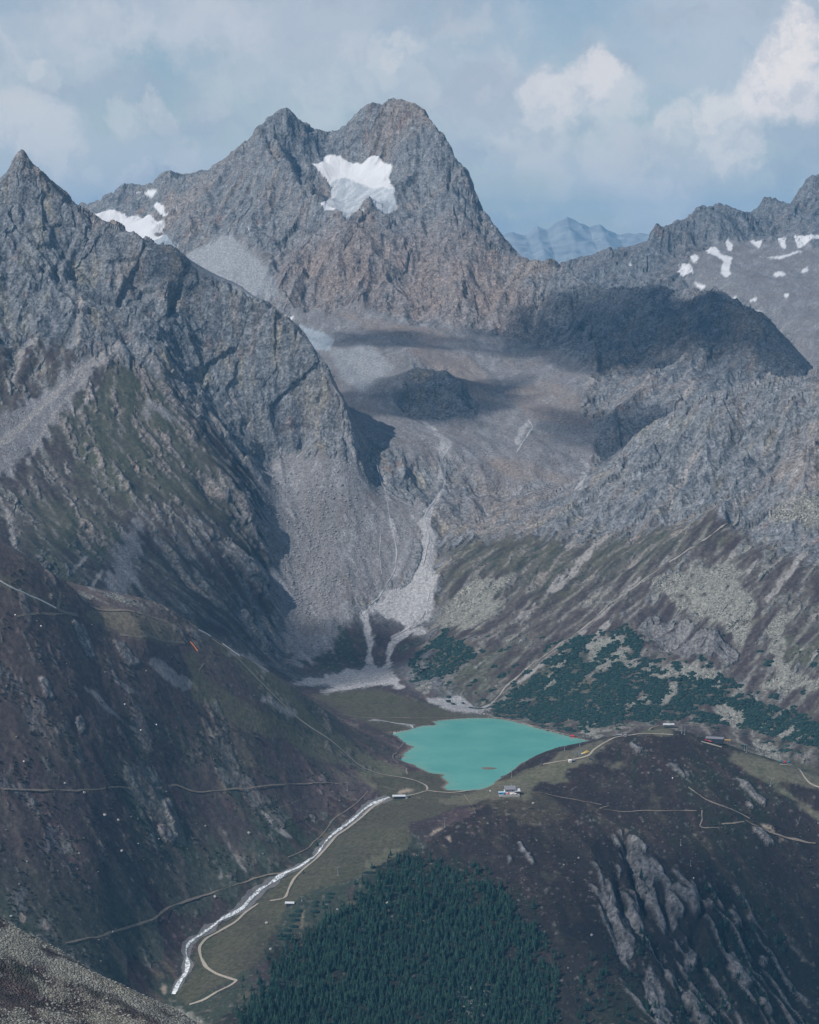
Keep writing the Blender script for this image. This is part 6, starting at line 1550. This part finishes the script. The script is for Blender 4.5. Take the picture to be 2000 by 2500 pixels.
# ------------------------------------------------------------------ distant range and passing clouds
def distant_range():
    Y0 = 31000.0
    prof = [(900, 520), (1000, 512), (1050, 500), (1080, 492), (1110, 500), (1130, 483), (1150, 490), (1175, 468), (1195, 459), (1215, 470), (1240, 484), (1265, 478), (1300, 500), (1330, 497), (1365, 492), (1400, 500), (1450, 490), (1520, 500), (1600, 494), (1700, 505), (1900, 500)]
    us = np.linspace(900, 1900, 260)
    vs = np.interp(us, [q[0] for q in prof], [q[1] for q in prof])
    tx = []; 
    rows = 46
    V = np.zeros((len(us), rows, 3))
    for i, (u, v) in enumerate(zip(us, vs)):
        x, y, z = at_Y(u * K, v * K, Y0)
        for j in range(rows):
            t = j / (rows - 1)
            V[i, j] = (x, y - 5200 * (1 - t) if t < 1 else y, 200 + (z - 200) * t ** 1.15)
    xx = V[..., 0].ravel(); yy = V[..., 1].ravel(); zz = V[..., 2].ravel()
    g, _, _ = gully(xx.astype(f32), yy.astype(f32), np.zeros_like(xx, dtype=f32), np.full(len(xx), .3, f32), 1500, 5)
    g2, _, _ = gully(xx.astype(f32), yy.astype(f32), np.zeros_like(xx, dtype=f32), np.full(len(xx), .3, f32), 600, 6)
    nz = fbm2(xx.astype(f32), yy.astype(f32), 900, 4, 5)
    V[..., 2] += (g * 45 + g2 * 40 + (1 - 2.4 * np.abs(nz)) * 260 - 150).reshape(len(us), rows) * np.linspace(.5, .35, rows)[None, :]
    back = V[:, -1].copy(); back[:, 1] += 3000; back[:, 2] = 0
    V = np.concatenate([V, back[:, None]], 1)
    R = rows + 1
    Fc = [(i * R + j, (i + 1) * R + j, (i + 1) * R + j + 1, i * R + j + 1) for i in range(len(us) - 1) for j in range(R - 1)]
    m = simple('distant_rock', (.26, .27, .28), .95, var=.6, scale=.004)
    struct(mesh_obj('distant_range', V.reshape(-1, 3), Fc, m))
distant_range()
# wide ground under and behind the mountains
def plain():
    m = simple('valley_ground', (.06, .065, .045), .95, var=.3, scale=.002)
    struct(mesh_obj('ground', [(-15500, -1400, -640), (15500, -1400, -640), (15500, 35500, -640), (-15500, 35500, -640)], [(0, 1, 2, 3)], m))
plain()
M_cloud = bpy.data.materials.new('cloud_vapour'); M_cloud.use_nodes = True
nt = M_cloud.node_tree; nt.nodes.clear()
o_ = nt.nodes.new('ShaderNodeOutputMaterial'); v_ = nt.nodes.new('ShaderNodeVolumePrincipled')
v_.inputs['Color'].default_value = (.95, .96, 1.0, 1); v_.inputs['Density'].default_value = .0065
nt.links.new(v_.outputs[0], o_.inputs['Volume'])
def cloud(G, half, alt, seed, label, rz=0.0):
    """a cumulus standing between the sun and the ground point G"""
    t = (alt - G[2]) / to_sun[2]
    c0 = Vector(G) + Vector(to_sun) * t
    bm = bmesh.new(); bmesh.ops.create_icosphere(bm, subdivisions=4, radius=1.0)
    co_ = np.array([v.co[:] for v in bm.verts], f32)
    nz = pmap(lambda a, b, c_: gn3(a * 1.7, b * 1.7, c_ * 1.7, seed) * .8 + gn3(a * 3.8, b * 3.8, c_ * 3.8, seed + 1) * .4, co_[:, 0] + 9, co_[:, 1] + 9, co_[:, 2] + 9)
    for v, q in zip(bm.verts, nz):
        v.co *= max(.35, 1 + float(q))
        if v.co.z < -.45: v.co.z = -.45 + (v.co.z + .45) * .2
    me = bpy.data.meshes.new('cloud'); bm.to_mesh(me); bm.free(); me.materials.append(M_cloud)
    o = bpy.data.objects.new('cloud', me); COL.objects.link(o)
    o.location = c0; o.scale = half; o.rotation_euler = (0, 0, rz)
    tag(o, label, 'cloud', 'clouds passing over the valley')
def G(u, v, Y):
    return at_Y(u * K, v * K, Y)
cloud(G(880, 830, 5860), (330, 170, 130), 2500, 3, 'white cumulus high over the glacier basin, shading the rocky knob', .5)
cloud(G(810, 712, 6480), (220, 120, 110), 2600, 13, 'small white cumulus high over the upper glacier basin', -.4)
cloud(G(1230, 680, 6400), (390, 290, 150), 2500, 5, 'white cumulus high over the dark middle ridge', -.3)
cloud(G(1420, 710, 6180), (250, 200, 140), 2500, 15, 'long white cumulus high over the flank of the dark ridge', -.5)
cloud(G(1620, 700, 6020), (260, 280, 150), 2500, 6, 'white cumulus high over the end of the dark ridge', .4)
cloud(G(1320, 900, 5580), (170, 250, 120), 2500, 7, 'small white cumulus high over the green slope of the dark ridge', .5)
cloud(G(500, 1310, 4500), (250, 230, 130), 2500, 8, 'white cumulus high over the ravine below the left mountain', .2)
M_thin = M_cloud.copy(); M_thin.name = 'added_shade_cloud_vapour'  # thinner vapour for the unseen cloud added to darken the knoll face
for nd_ in M_thin.node_tree.nodes:
    if nd_.type == 'PRINCIPLED_VOLUME':
        nd_.inputs['Density'].default_value = .0028
cloud(G(1640, 2060, 3170), (300, 260, 150), 2500, 21, 'thin cloud added out of view to shade the steep face of the knoll', .3)  # added above the frame only to dim the lower right slope
bpy.data.objects[-1 if False else [o.name for o in COL.objects if o.name.startswith('cloud')][-1]].data.materials[0] = M_thin
# ------------------------------------------------------------------ air
def haze():
    x0, x1_, y0, y1_, zb, zt = -16000, 16000, -1500, 36000, -720, 1640
    v = [(x, y, z) for z in (zb, zt) for y in (y0, y1_) for x in (x0, x1_)]
    fcs = [(0, 2, 3, 1), (4, 5, 7, 6), (0, 1, 5, 4), (2, 6, 7, 3), (0, 4, 6, 2), (1, 3, 7, 5)]
    me = bpy.data.meshes.new('haze'); me.from_pydata(v, [], fcs); me.update()
    m = bpy.data.materials.new('haze_air'); m.use_nodes = True
    nt = m.node_tree; nt.nodes.clear()
    o = nt.nodes.new('ShaderNodeOutputMaterial'); pv = nt.nodes.new('ShaderNodeVolumePrincipled')
    pv.inputs['Color'].default_value = HAZE_COLOR + (1,)
    pv.inputs['Density'].default_value = HAZE_DENSITY
    pv.inputs['Anisotropy'].default_value = 0.0
    nt.links.new(pv.outputs[0], o.inputs['Volume'])
    me.materials.append(m)
    ob = bpy.data.objects.new('haze', me); COL.objects.link(ob)
    ob['kind'] = 'stuff'; ob['label'] = 'thin bluish summer haze filling the air between the mountains'; ob['category'] = 'haze'
HAZE_COLOR = (.17, .56, 1.0)
HAZE_DENSITY = 2.6e-5
haze()
